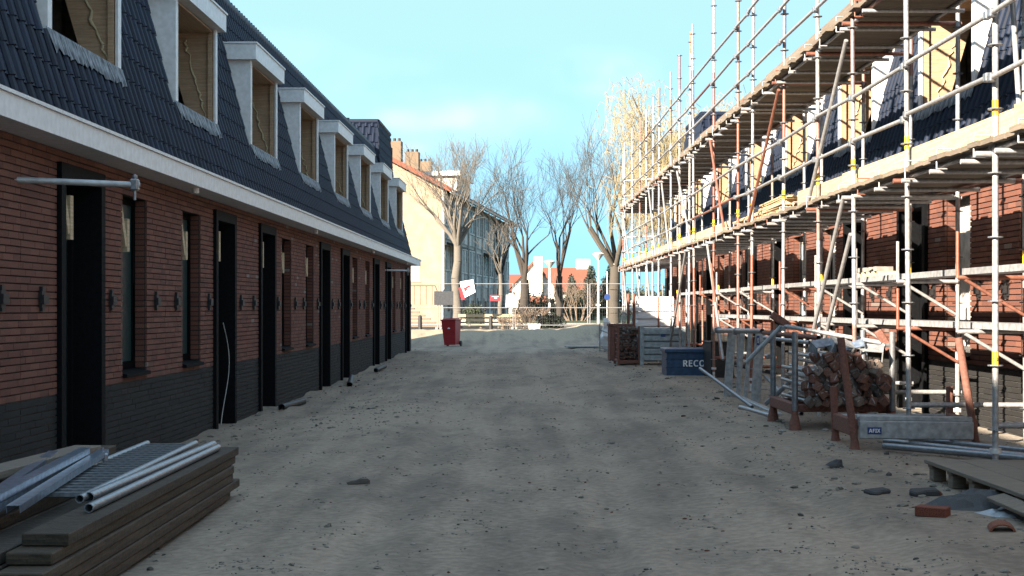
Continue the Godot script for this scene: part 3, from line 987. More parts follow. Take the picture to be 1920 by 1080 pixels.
func scaffolding() -> void:
	var sc := thing("scaffolding", "tall galvanised and red tube scaffolding with two plank decks before the sunlit houses", "scaffold")
	var r := RandomNumberGenerator.new()
	r.seed = 12
	var ds := [8.5, 10.8, 13.1, 15.1, 16.9, 19.1, 21.6, 22.8, 25.5, 28.1, 29.0, 30.5, 32.0, 34.7, 36.1, 37.9, 39.8, 41.7, 44.5, 45.3]
	var tops := [8.5, 8.3, 8.2, 8.0, 7.9, 7.8, 7.7, 7.6, 7.5, 7.25, 7.27, 7.06, 6.94, 7.0, 6.97, 6.92, 6.9, 6.9, 6.8, 6.7]
	# rosette
	var rb := MB.new()
	rb.lathe(Vector3.ZERO, [Vector2(0.024, -0.006), Vector2(0.058, -0.005), Vector2(0.060, 0.0), Vector2(0.058, 0.005), Vector2(0.024, 0.006)], 12)
	var ros := rb.mesh()
	var wb := MB.new()   # wedge head that grips a rosette
	wb.bevbox(Vector3(0.075, 0.07, 0.05), 0.008, tf(0.05, 0, 0))
	var wedge := wb.mesh()
	var bb := MB.new()
	bb.lathe(Vector3.ZERO, [Vector2(0, 0.001), Vector2(0.07, 0.0), Vector2(0.07, 0.008), Vector2(0.022, 0.010), Vector2(0.022, 0.2), Vector2(0.045, 0.2), Vector2(0.045, 0.24), Vector2(0.026, 0.24)], 10)
	var basem := bb.mesh()
	var yb := MB.new()
	yb.tube(Vector3(0, -0.06, 0), Vector3(0, 0.06, 0), 0.0256, 0.0256, 12)
	var band := yb.mesh()
	var rosn := 0
	for i in ds.size():
		for inner in 2:
			var d: float = ds[i]
			var a := 3.8 if inner == 0 else 4.9
			if inner == 1 and (i in [10, 19]):
				continue
			var p := R(a + r.randf_range(-0.01, 0.01), 0, d)
			var g := gy(p.x, d) + 0.02
			var top: float = tops[i] if inner == 0 else 4.66 + (1.0 if i % 3 == 0 else 0.9)
			var lean := Vector3(r.randf_range(-0.006, 0.006), 0, r.randf_range(-0.006, 0.006))
			var b := MB.new()
			var y := g + 0.12
			var at := func(yy: float) -> Vector3: return Vector3(p.x, yy, p.z) + lean * (yy - g)
			while y < top - 0.05:
				var len_ := minf([1.0, 1.5, 2.0, 1.0][r.randi() % 4], top - y)
				if top - y - len_ < 0.3: len_ = top - y
				b.col = GAL * r.randf_range(0.9, 1.1) if r.randf() < 0.70 else OXI * r.randf_range(0.85, 1.2)
				if b.col.r < 0.45: b.col = b.col.lerp(GAL, r.randf_range(0, 0.35))
				b.tube(at.call(y), at.call(y + len_), 0.0242, 0.0242, 12)
				y += len_
			b.col = GAL
			var st := put(sc, "standard", b.mesh(), M.galv)
			put(st, "base_jack", basem, M.galv, Transform3D(Basis(), Vector3(p.x, g - 0.035, p.z)))
			var ry := 0.55
			if inner == 0 and i < 11:
				while ry < top:
					put(st, "rosette", ros, M.steel, Transform3D(Basis(), at.call(ry + 0.0)))
					ry += 0.5
			else:
				var mb := MB.new()
				mb.col = GAL
				while ry < top:
					mb.lathe(at.call(ry), [Vector2(0.024, -0.006), Vector2(0.058, -0.005), Vector2(0.058, 0.005), Vector2(0.024, 0.006)], 8)
					ry += 0.5
				put(st, "rosettes", mb.mesh(), M.steel)
			if inner == 0 or i % 2 == 0:
				put(st, "yellow_band", band, M.yellow, Transform3D(Basis(), at.call(3.06 if inner == 0 else 1.98)))
			if inner == 0 and i == 1:
				put(st, "yellow_band", band, M.yellow, Transform3D(Basis(), at.call(1.10)))
				var tm := TorusMesh.new()
				tm.inner_radius = 0.014; tm.outer_radius = 0.018
				put(st, "sticker_ring", tm, M.black, Transform3D(Basis.from_euler(Vector3(PI / 2, -0.3, 0)), at.call(1.10) + Vector3(-0.008, 0, 0.024)))
	# ledgers, guard rails and transoms
	var rails := [[3.8, 2.74, 0], [4.66, 2.74, 0], [3.8, 4.64, 0], [4.66, 4.64, 0], [3.76, 3.30, 1], [3.76, 3.80, 1], [3.76, 5.15, 1], [3.76, 5.62, 1], [3.76, 6.10, 1]]
	for q in rails:
		for i in ds.size() - 1:
			if q[1] > 5.9 and i > 16: continue
			var b := MB.new()
			b.col = GAL * r.randf_range(0.8, 1.05)
			if r.randf() < 0.12: b.col = OXI
			var p0 := R(q[0], q[1] + (r.randf_range(-0.02, 0.02) if q[2] == 1 else 0.0), ds[i] - 0.0)
			var p1 := R(q[0], q[1] + (r.randf_range(-0.02, 0.02) if q[2] == 1 else 0.0), ds[i + 1])
			b.tube(p0, p1, 0.0215, 0.0215, 8)
			var lg := put(sc, "ledger" if q[2] == 0 else "guard_rail", b.mesh(), M.galv)
			if i < 8:
				var dir := (p1 - p0).normalized()
				put(lg, "wedge_head", wedge, M.steel, Transform3D(Basis(dir, Vector3.UP, dir.cross(Vector3.UP)), p0))
				put(lg, "wedge_head", wedge, M.steel, Transform3D(Basis(-dir, Vector3.UP, -dir.cross(Vector3.UP)), p1))
	for i in ds.size():
		if i in [7, 10, 12, 19]: continue
		for y in [2.70, 4.60, 0.58]:
			var b := MB.new()
			b.col = GAL if r.randf() < 0.7 else OXI
			b.tube(R(3.66 if y > 1 else 3.8, y, ds[i] + 0.03), R(4.96, y, ds[i] + 0.03), 0.0242, 0.0242, 8)
			put(sc, "transom", b.mesh(), M.galv)
	# intermediate transoms whose ends poke out under the ledger
	for dk in [2.69, 4.59]:
		var d := 8.0
		while d < 45:
			d += r.randf_range(0.75, 1.05)
			var b := MB.new()
			b.col = GAL * 1.1
			b.tube(R(3.70, dk, d), R(4.76, dk, d), 0.022, 0.022, 8)
			put(sc, "transom", b.mesh(), M.galv)
	# braces
	for q in [[15.3, 4.45, 17.3, 2.74], [15.4, 2.75, 17.6, 0.55], [15.1, 2.3, 16.9, 0.6], [25.6, 4.64, 23.8, 2.75], [26.0, 2.8, 24.0, 0.6], [25.4, 2.3, 24.2, 0.6], [36.6, 4.64, 34.9, 2.8], [37.2, 2.8, 35.6, 0.6], [44.5, 4.4, 42.2, 2.8], [44.6, 2.8, 42.4, 0.7], [19.1, 4.5, 21.5, 2.8], [30.5, 4.5, 28.2, 2.8], [29.0, 2.7, 31.8, 0.6], [40.0, 2.7, 38.0, 0.6], [33.5, 4.5, 32.0, 2.8]]:
		var b := MB.new()
		b.col = GAL * 0.85 if r.randf() < 0.7 else OXI
		b.tube(R(3.745, q[1], q[0]), R(3.745, q[3], q[2]), 0.0242, 0.0242, 10)
		put(sc, "brace", b.mesh(), M.galv)
	# decks of cross planks
	for dk in 2:
		var y := 2.765 if dk == 0 else 4.665
		var d := 7.6
		while d < 45.4:
			var w := 0.25
			var b := MB.new()
			var tone := r.randf_range(0.7, 1.15)
			b.col = Color(tone, tone * r.randf_range(0.96, 1.02), tone * r.randf_range(0.92, 1.0))
			var a0 := 3.70 + r.randf_range(-0.05, 0.03)
			var a1 := 4.74 + r.randf_range(-0.04, 0.04)
			b.boxt(Vector3(a1 - a0, 0.042, w - r.randf_range(0.006, 0.02)), Transform3D(Basis.from_euler(Vector3(0, r.randf_range(-0.012, 0.012), r.randf_range(-0.004, 0.004))), R((a0 + a1) * 0.5, y + 0.021 + r.randf_range(0, 0.006), d + w * 0.5)))
			put(sc, "deck_plank", b.mesh(), M.timber_grey)
			d += w
		# toe boards with steel clips
		d = 7.6
		while d < 45.0:
			var ln := r.randf_range(2.2, 3.1)
			if not (dk == 0 and d > 17.4 and d < 22.0):
				var b := MB.new()
				b.col = Color(1, 1, 1) * r.randf_range(0.8, 1.08)
				var p0 := R(3.85, y + 0.15, d); var p1 := R(3.85, y + 0.15 + r.randf_range(-0.01, 0.03), minf(d + ln - 0.03, 45.2))
				var dir := (p1 - p0).normalized()
				b.boxt(Vector3((p1 - p0).length(), 0.19, 0.03), Transform3D(Basis(dir, dir.cross(Vector3.LEFT).normalized() * -1.0, Vector3.RIGHT), (p0 + p1) * 0.5))
				put(sc, "toe_board", b.mesh(), M.timber_new if (dk == 0 or r.randf() < 0.3) else M.timber_grey)
			for k in 3:
				var b := MB.new()
				var pc := R(3.70, y, d + ln * (k + 0.5) / 3.0)
				b.col = GAL if r.randf() < 0.7 else OXI
				b.tube(pc + Vector3(0, -0.07, 0), pc + Vector3(0, 0.10, 0), 0.008, 0.008, 6)
				b.tube(pc + Vector3(0, -0.07, 0), pc + Vector3(0.09, -0.07, 0), 0.008, 0.008, 6)
				b.tube(pc + Vector3(0, 0.10, 0), pc + Vector3(0.13, 0.10, 0), 0.008, 0.008, 6)
				put(sc, "toe_board_clip", b.mesh(), M.galv)
			d += ln
	# narrow steel bricklayers' platforms on brackets at the inner standards
	for q in [[1.84, 8.2, 34.0], [1.33, 8.2, 29.5]]:
		var d: float = q[1]
		while d < q[2]:
			var ln := 2.0
			var b := MB.new()
			var g := r.randf_range(0.85, 1.1)
			b.col = Color(g, g, g)
			for c in 1:
				var a0 := 4.30 if q[0] > 1.5 else 4.45
				b.hexa([R(a0, q[0] - 0.03, d), R(a0 + 0.29, q[0] - 0.03, d), R(a0 + 0.29, q[0] - 0.03, d + ln - 0.02), R(a0, q[0] - 0.03, d + ln - 0.02),
					R(a0, q[0] + 0.03, d), R(a0 + 0.29, q[0] + 0.03, d), R(a0 + 0.29, q[0] + 0.03, d + ln - 0.02), R(a0, q[0] + 0.03, d + ln - 0.02)])
				b.box(R(a0 - 0.012, q[0] - 0.045, d + ln * 0.48), R(a0 - 0.002, q[0] + 0.035, d + ln * 0.48) + Vector3(0, 0, 0.03))
			put(sc, "steel_platform", b.mesh(), M.alu)
			d += ln
		for i in ds.size():
			if ds[i] > q[2] or i in [7, 10, 12]: continue
			var b := MB.new()
			b.col = GAL if r.randf() < 0.6 else OXI
			var dd: float = ds[i]
			b.tube(R(4.9, q[0] - 0.055, dd - 0.03), R(4.25, q[0] - 0.055, dd - 0.03), 0.022, 0.022, 8)
			b.tube(R(4.9, q[0] - 0.42, dd - 0.03), R(4.32, q[0] - 0.075, dd - 0.03), 0.018, 0.018, 8)
			b.tube(R(4.25, q[0] - 0.06, dd - 0.03), R(4.25, q[0] + 0.38, dd - 0.03), 0.018, 0.018, 8)
			put(sc, "bracket", b.mesh(), M.galv)
	# end frame of the scaffold, facing down the street
	for y in [0.6, 1.6, 2.74, 3.3, 3.8, 4.64, 5.15, 5.65]:
		var b := MB.new()
		b.col = GAL
		b.tube(R(3.8, y, 45.3), R(4.9, y, 44.5), 0.0215, 0.0215, 8)
		put(sc, "guard_rail", b.mesh(), M.galv)
	on_scaffold(r)

func on_scaffold(r: RandomNumberGenerator) -> void:
	# plywood sheets piled on the lower deck
	var n := 0
	for k in 13:
		var b := MB.new()
		var g := r.randf_range(0.85, 1.15)
		b.col = Color(g, g * 0.97, g * 0.9)
		b.boxt(Vector3(0.6, 0.02, 2.0), tf(0, 0, 0, r.randf_range(-0.03, 0.03)))
		var o := put(self, "plywood_sheet", b.mesh(), M.timber_new, Transform3D(Basis(), R(4.22 + r.randf_range(-0.03, 0.03), 2.831 + k * 0.0205, 20.4 + r.randf_range(-0.12, 0.12))))
		tag(o, "pale plywood sheet in the tall pile on the lower scaffold deck", "plywood", "plywood sheets piled on the deck")
	for k in 7:
		var b := MB.new()
		var g := r.randf_range(0.75, 1.0)
		b.col = Color(g, g * 0.97, g * 0.9)
		b.boxt(Vector3(0.5, 0.026, 2.4), tf(0, 0, 0, r.randf_range(-0.02, 0.02)))
		var o := put(self, "plywood_sheet", b.mesh(), M.timber_new, Transform3D(Basis(), R(4.2 + r.randf_range(-0.03, 0.03), 2.834 + k * 0.0268, 22.75 + r.randf_range(-0.08, 0.08))))
		tag(o, "long board in the low pile behind the plywood on the scaffold deck", "board", "boards piled low on the deck")
	# bricks left on the upper platform
	for k in 9:
		var b := MB.new()
		b.bevbox(Vector3(0.10, 0.055, 0.21), 0.004, Transform3D())
		var row := k / 5
		var o := put(self, "loose_brick", b.mesh(), M.concrete if row == 1 else M.timber_new, Transform3D(Basis.from_euler(Vector3(0, PI / 2 + r.randf_range(-0.15, 0.15), 0)), R(4.42, 1.899 + row * 0.0565, 17.1 - (k % 5) * 0.24 - row * 0.1)))
		tag(o, "pale brick left in a small heap on the upper steel platform", "brick", "pale bricks on the steel platform")
	# two tubes leaning on the guard rail, by the nearest dormer
	for k in 2:
		var b := MB.new()
		b.pipe(R(4.35, 2.82, 11.2 + k * 0.5), R(4.75, 4.52, 12.6 + k * 0.45), 0.0242, 0.02, 12)
		var o := put(self, "leaning_tube", b.mesh(), M.alu)
		tag(o, "galvanised tube leaning across the lower deck before a dormer", "tube", "tubes leaning on the lower deck")



# ------------------------------------------------------------------ things on site
func letters(p: Node, called: String, s: String, h: float, m: Material, t: Transform3D, bold := true) -> MeshInstance3D:
	var tm := TextMesh.new()
	var f := SystemFont.new()
	f.font_names = PackedStringArray(["Droid Sans"])
	if bold: f.font_weight = 700
	tm.font = f
	tm.text = s
	tm.font_size = 64
	tm.pixel_size = h / 46.0
	tm.depth = 0.006
	tm.curve_step = 1.0
	return put(p, called, tm, m, t)

func site_things() -> void:
	var r := RandomNumberGenerator.new()
	r.seed = 55
	planks_left(r)
	wall_tubes()
	racks(r)
	boxes(r)
	foreground(r)

func planks_left(r: RandomNumberGenerator) -> void:
	# thick dark planks piled on bearers beside the shaded houses
	var g0 := -0.075
	for k in 3:
		var b := MB.new()
		b.bevbox(Vector3(1.35, 0.09, 0.09), 0.006, Transform3D())
		var o := put(self, "bearer", b.mesh(), M.timber_dark, tf(-2.9, g0 + 0.03, -(7.0 + k * 1.8)))
		tag(o, "dark square bearer lying under the plank pile", "beam", "bearers under the plank pile")
	var cols := [-2.31, -2.56, -2.81, -3.06, -3.31]
	var top := []
	for c in 5:
		var layers: int = [6, 5, 6, 5, 6][c]
		for k in layers:
			var b := MB.new()
			var tone := r.randf_range(0.55, 1.45)
			b.col = Color(tone, tone * r.randf_range(0.95, 1.03), tone * r.randf_range(0.9, 1.02))
			var ln := 4.4 + r.randf_range(-0.25, 0.25)
			b.bevbox(Vector3(0.232 + r.randf_range(-0.016, 0.004), 0.06 + r.randf_range(-0.003, 0.003), ln), 0.004 + r.randf() * 0.004, Transform3D())
			var near_end := 6.60 + r.randf_range(-0.16, 0.16) + (0.12 if c == 0 and k > 3 else 0.0) - (0.6 if c == 1 else 0.0)
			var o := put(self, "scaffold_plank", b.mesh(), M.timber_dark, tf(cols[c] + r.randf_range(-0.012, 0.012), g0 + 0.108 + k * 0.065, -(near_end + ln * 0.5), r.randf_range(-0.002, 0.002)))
			tag(o, "thick dark timber plank in the low pile beside the shaded houses", "plank", "planks in the pile")
	# pale plank lying slanted on the far side
	var b := MB.new()
	b.bevbox(Vector3(0.2, 0.05, 3.0), 0.005, Transform3D())
	var p := put(self, "weathered_plank", b.mesh(), M.timber_grey, tf(-3.22, g0 + 0.55, -8.6, -0.09))
	tag(p, "single weathered grey plank lying along the wall side of the pile", "plank")
	var yt := g0 + 0.108 + 5 * 0.065 + 0.031
	# ladder-like lattice frame
	var lt := thing("lattice_frame", "galvanised ladder-like frame with close rungs lying on the plank pile", "frame", tf(-2.66, yt + 0.035, -9.25, 0.025))
	for s in [-0.19, 0.19]:
		b = MB.new()
		b.pipe(Vector3(s, 0, 1.45), Vector3(s, 0, -1.75), 0.025, 0.020, 12)
		put(lt, "rail", b.mesh(), M.steel)
	for k in 22:
		b = MB.new()
		var z := 1.25 - k * 0.136
		b.boxt(Vector3(0.34, 0.025, 0.032), tf(0, 0.0, z))
		put(lt, "rung", b.mesh(), M.steel)
	b = MB.new()
	b.bevbox(Vector3(0.09, 0.07, 0.06), 0.01, tf(-0.19, 0.03, -0.4))
	b.tube(Vector3(-0.19, 0.02, -0.45), Vector3(-0.19, 0.1, -0.45), 0.01, 0.01, 8)
	put(lt, "coupler", b.mesh(), M.steel)
	# two tubes
	for q in [[Vector3(-2.41, yt + 0.031, -7.9), Vector3(-2.36, yt + 0.031, -10.95), 0.03], [Vector3(-2.29, yt + 0.027, -7.5), Vector3(-2.28, yt + 0.028, -10.75), 0.026]]:
		b = MB.new()
		b.pipe(q[0], q[1], q[2], q[2] - 0.005, 16)
		var o := put(self, "steel_tube", b.mesh(), M.steel)
		tag(o, "straight galvanised tube lying along the street edge of the plank pile", "tube", "tubes on the plank pile")
	# bright metal stud profiles
	for k in 4:
		b = MB.new()
		var w := 0.07
		b.box(Vector3(-w * 0.5, 0.038, -1.35), Vector3(w * 0.5, 0.0405, 1.35))
		b.box(Vector3(-w * 0.5, 0, -1.35), Vector3(-w * 0.5 + 0.002, 0.037, 1.35))
		b.box(Vector3(w * 0.5 - 0.002, 0, -1.35), Vector3(w * 0.5, 0.037, 1.35))
		var pos: Array = [[-2.72, 0.03, -8.45, 0.12], [-2.83, 0.03, -8.3, 0.135], [-2.775, 0.075, -8.1, 0.10], [-2.97, 0.03, -8.35, 0.17]][k]
		var o := put(self, "stud_profile", b.mesh(), M.bluesteel, tf(pos[0], yt + pos[1] + 0.035, pos[2], pos[3], 0.006))
		tag(o, "shiny bluish metal channel lying across the lattice frame on the planks", "profile", "metal channels on the plank pile")

func wall_tubes() -> void:
	for q in [[11.2, 2.54, 11.75, 0.85, "galvanised tube with a coupler sticking out of the wall beside a door"], [38.6, 2.55, 39.4, 0.6, "galvanised tube sticking out of the wall near the end house"]]:
		var o := thing("wall_tube", q[4], "tube", Transform3D(), "")
		var b := MB.new()
		b.pipe(L(q[0], q[1], -0.12), L(q[2], q[1], q[3]), 0.026, 0.021, 14)
		put(o, "tube", b.mesh(), M.alu)
		b = MB.new()
		var e := L(q[2], q[1], q[3]).lerp(L(q[0], q[1], 0), 0.04)
		b.bevbox(Vector3(0.07, 0.10, 0.075), 0.012, tf(e.x, e.y, e.z))
		b.tube(e + Vector3(0, -0.13, 0), e + Vector3(0, 0.09, 0), 0.013, 0.013, 8)
		b.tube(e + Vector3(0, 0.06, 0), e + Vector3(0, 0.08, 0), 0.024, 0.024, 6)
		put(o, "coupler", b.mesh(), M.steel)

func racks(r: RandomNumberGenerator) -> void:
	# ---- full stillage of ledgers, heads towards the camera
	var g := 0.17
	var x0 := 3.05; var x1 := 4.10
	var z0 := -14.95; var z1 := -16.2
	var st := thing("stillage", "rusty steel stillage with posts, loaded with scaffold ledgers", "stillage")
	var b := MB.new()
	b.bevbox(Vector3(0.08, 0.12, z0 - z1), 0.01, tf(x0, g + 0.24, (z0 + z1) * 0.5)); b.bevbox(Vector3(0.08, 0.12, z0 - z1), 0.01, tf(x1, g + 0.24, (z0 + z1) * 0.5))
	b.bevbox(Vector3(x1 - x0 - 0.085, 0.08, 0.08), 0.01, tf((x0 + x1) * 0.5, g + 0.24, z0 - 0.10)); b.bevbox(Vector3(x1 - x0 - 0.085, 0.08, 0.08), 0.01, tf((x0 + x1) * 0.5, g + 0.24, z1 + 0.10))
	put(st, "base_frame", b.mesh(), M.rust)
	for q in [[x0, z0, 0.06], [x0, z1, 0.02], [x1, z0, 0.0], [x1, z1, 0.0]]:
		b = MB.new()
		b.lathe(Vector3(q[0], g - 0.02, q[1]), [Vector2(0.0, 0.0), Vector2(0.075, 0.0), Vector2(0.05, 0.14), Vector2(0.038, 0.19)], 12)
		b.tube(Vector3(q[0], g + 0.17, q[1]), Vector3(q[0], g + 0.22, q[1]), 0.038, 0.038, 12)
		var ps := put(st, "post", b.mesh(), M.rust)
		b = MB.new()
		b.pipe(Vector3(q[0], g + 0.22, q[1]), Vector3(q[0], g + 1.07, q[1]), 0.033, 0.028, 14)
		put(ps, "upright_tube", b.mesh(), M.steel)
	# ledgers
	var hb := MB.new()
	for k in 10:
		pass
	var n := 0
	for row in 7:
		var cnt: int = [9, 9, 9, 9, 8, 7, 5][row]
		for k in cnt:
			var lx := x0 + 0.09 + (k + 0.5 * (row % 2) + 0.3) * 0.101 + r.randf_range(-0.012, 0.012) + (0.1 if row > 4 else 0.0)
			var ly := g + 0.332 + row * 0.078 + r.randf_range(-0.008, 0.008)
			var lz := z0 + 0.12 + r.randf_range(-0.10, 0.08)
			if lx > x1 - 0.07: continue
			var o := thing("scaffold_ledger", "scaffold ledger tube with a worn wedge head, one of the heap in the rusty stillage", "tube", tf(lx, ly, lz, r.randf_range(-0.02, 0.02), r.randf_range(-0.01, 0.01)), "ledgers heaped in the stillage")
			b = MB.new()
			b.tube(Vector3(0, 0, -0.06), Vector3(0, 0, -1.42), 0.022, 0.022, 8)
			put(o, "tube", b.mesh(), M.steel)
			b = MB.new()
			var q := r.randf()
			b.col = Color(0.33, 0.165, 0.125) if q < 0.5 else (Color(0.36, 0.29, 0.25) if q < 0.85 else Color(0.2, 0.165, 0.145))
			b.bevbox(Vector3(0.088, 0.098, 0.11), 0.010, tf(0, 0, -0.02, r.randf_range(-0.35, 0.35), r.randf_range(-0.3, 0.3), r.randf_range(-0.8, 0.8)))
			put(o, "wedge_head", b.mesh(), M.rust_head)
			b = MB.new()
			b.boxt(Vector3(0.010, 0.075, 0.02), tf(r.randf_range(-0.012, 0.012), 0.012, 0.028, 0, r.randf_range(-0.5, 0.5), r.randf_range(-1.4, 1.4)))
			put(o, "wedge", b.mesh(), M.steel)
			n += 1
	# U-shaped blue-grey plates on the heap
	for k in 4:
		b = MB.new()
		b.boxt(Vector3(0.24, 0.012, 0.16), tf(0, 0.08, 0))
		b.boxt(Vector3(0.012, 0.12, 0.16), tf(-0.114, 0.02, 0)); b.boxt(Vector3(0.012, 0.12, 0.16), tf(0.114, 0.02, 0))
		b.tube(Vector3(0, 0.05, 0.08), Vector3(0, 0.05, 0.086), 0.0, 0.0, 6)
		var o := put(self, "steel_bracket_plate", b.mesh(), M.alu if k % 2 else M.bluesteel, tf(x0 + 0.3 + k * 0.17, g + 0.90 - absf(k - 0.6) * 0.03, z0 + 0.02 + 0.04 * (k % 2), 0.3 - k * 0.2, 0.45, [0.2, -0.25, 0.3, -0.1][k]))
		tag(o, "bent grey-blue steel plate on top of the ledger heap", "steel plate", "steel plates on the ledger heap")
	# triangular console bracket thrown on top
	var cb := thing("console_bracket", "galvanised triangular tube bracket with rusty ends thrown on the ledger heap", "bracket")
	var pa := Vector3(3.02, 1.30, -15.5); var pb := Vector3(4.02, 1.12, -15.1); var pc := Vector3(2.85, 0.98, -15.7)
	for q in [[pa, pb], [pa, pc + Vector3(-0.2, -0.1, 0)], [pb + Vector3(0.1, 0.0, 0), Vector3(3.45, 0.86, -15.3)]]:
		b = MB.new()
		b.tube(q[0], q[1], 0.024, 0.024, 10)
		put(cb, "tube", b.mesh(), M.alu)
	for q in [[pa + Vector3(-0.02, 0.06, 0), 0.6], [pb + Vector3(0.02, 0.03, 0.02), 1.0]]:
		b = MB.new()
		b.bevbox(Vector3(0.24, 0.085, 0.06), 0.012, Transform3D(Basis.from_euler(Vector3(0, 0, -q[1])), q[0]))
		put(cb, "rusty_head", b.mesh(), M.rust)
	b = MB.new()
	for k in 4:
		var e: Vector3 = [pa, pb, pc, pb][k] + Vector3(0.02 * k, -0.03, 0.03)
		b.bevbox(Vector3(0.06, 0.06, 0.05), 0.01, tf(e.x, e.y, e.z, k, k * 0.7))
	put(cb, "coupler", b.mesh(), M.steel)
	# ---- low rack with the lettered beam
	var g2 := 0.17
	var rk := thing("low_rack", "low open rack with leaning rusty posts and a lettered aluminium beam", "stillage")
	b = MB.new()
	b.bevbox(Vector3(1.06, 0.17, 0.05), 0.01, tf(3.76, g2 + 0.19, -12.90, 0.0, 0, -0.012))
	b.bevbox(Vector3(1.06, 0.05, 0.09), 0.01, tf(3.76, g2 + 0.295, -12.95, 0, 0, -0.012))
	var bm := put(rk, "beam", b.mesh(), M.alu)
	b = MB.new()
	b.box(Vector3(3.30, g2 + 0.155, -12.874), Vector3(3.43, g2 + 0.22, -12.870))
	var pl := put(bm, "name_plate", b.mesh(), M.sign_blue)
	letters(bm, "lettering", "AFIX", 0.034, M.print_white, tf(3.365, g2 + 0.188, -12.868))
	b = MB.new()
	b.bevbox(Vector3(1.06, 0.12, 0.05), 0.01, tf(3.76, g2 + 0.22, -13.72))
	put(rk, "beam", b.mesh(), M.alu)
	for xx in [3.2, 4.32]:
		b = MB.new()
		b.bevbox(Vector3(0.06, 0.16, 0.76), 0.01, tf(xx, g2 + 0.21, -13.32))
		put(rk, "side_rail", b.mesh(), M.rust)
	for q in [[3.2, -12.95, 1.05, -0.13], [4.33, -12.95, 1.05, -0.16], [3.2, -13.72, 0.55, -0.02], [4.33, -13.72, 0.55, 0.0]]:
		b = MB.new()
		b.lathe(Vector3(q[0], g2 - 0.03, q[1]), [Vector2(0, 0), Vector2(0.065, 0.0), Vector2(0.042, 0.07), Vector2(0.036, 0.12)], 12)
		b.tube(Vector3(q[0], g2 + 0.08, q[1]), Vector3(q[0] + q[3], g2 + q[2], q[1]), 0.036, 0.036, 12)
		put(rk, "post", b.mesh(), M.rust)
	# tubes on the ground under and beside it
	for q in [[Vector3(3.55, 0.21, -13.2), Vector3(4.62, 0.235, -11.15)], [Vector3(3.42, 0.21, -12.75), Vector3(4.35, 0.235, -11.35)], [Vector3(3.75, 0.21, -13.6), Vector3(4.75, 0.24, -11.6)], [Vector3(3.95, 0.21, -12.5), Vector3(4.9, 0.24, -10.6)]]:
		b = MB.new()
		b.pipe(q[0] + Vector3(0, 0.02, 0), q[1] + Vector3(0, 0.02, 0), 0.03, 0.025, 12)
		var o := put(self, "ground_tube", b.mesh(), M.steel)
		tag(o, "galvanised tube lying in the sand beside the low lettered rack", "tube", "tubes in the sand by the low rack")
	# ---- upright rack with flat aluminium standards
	var g3 := 0.16
	var ur := thing("frame_rack", "rack of upright flat aluminium frames with a long tube across its top", "rack")
	for q in [[3.25, -20.7, 0.10], [3.34, -20.3, 0.05], [3.40, -20.0, 0.04], [3.42, -19.3, 0.11]]:
		b = MB.new()
		b.bevbox(Vector3(q[2] + 0.02, 1.02, 0.05), 0.008, tf(q[0], g3 + 0.49, q[1], 0, 0, -0.07))
		var fl := put(ur, "upright", b.mesh(), M.alu)
	b = MB.new()
	b.pipe(Vector3(3.12, 1.15, -21.2), Vector3(3.32, 1.19, -18.4), 0.035, 0.03, 12)
	put(ur, "top_tube", b.mesh(), M.steel)
	b = MB.new()
	b.pipe(Vector3(3.32, 1.17, -18.3), Vector3(3.36, 1.17, -15.2), 0.027, 0.022, 12)
	put(ur, "top_tube", b.mesh(), M.rust)
	b = MB.new()
	b.pipe(Vector3(3.46, 1.09, -19.0), Vector3(3.50, 1.09, -16.3), 0.024, 0.02, 12)
	put(ur, "top_tube", b.mesh(), M.alu)
	b = MB.new()
	b.bevbox(Vector3(0.10, 0.10, 0.12), 0.02, tf(3.13, 1.16, -21.1)); b.bevbox(Vector3(0.10, 0.10, 0.12), 0.02, tf(3.22, 1.16, -19.9))
	put(ur, "coupler", b.mesh(), M.steel)
	b = MB.new()
	b.box(Vector3(3.40, 0.98, -19.272), Vector3(3.44, 1.11, -19.268))
	put(ur, "name_plate", b.mesh(), M.sign_blue)
	letters(ur, "lettering", "AFIX", 0.024, M.print_white, tf(3.42, 1.045, -19.264, 0, 0, PI / 2))
	b = MB.new()
	b.bevbox(Vector3(0.08, 0.07, 4.2), 0.01, tf(3.30, g3 + 0.02, -19.0, -0.02))
	put(ur, "foot_rail", b.mesh(), M.alu)
	for q in [[Vector3(2.78, 0.60, -20.5), Vector3(3.10, 0.22, -17.9), 0.024], [Vector3(3.0, 0.19, -18.2), Vector3(3.12, 0.2, -16.4), 0.035], [Vector3(3.50, 0.55, -19.1), Vector3(3.55, 0.2, -17.0), 0.028], [Vector3(3.28, 0.26, -17.9), Vector3(3.52, 0.55, -17.6), 0.03]]:
		b = MB.new()
		b.pipe(q[0], q[1], q[2], q[2] - 0.004, 12)
		var o := put(self, "loose_tube", b.mesh(), M.steel)
		tag(o, "grey tube resting loosely against the upright frame rack", "tube", "loose tubes round the frame rack")

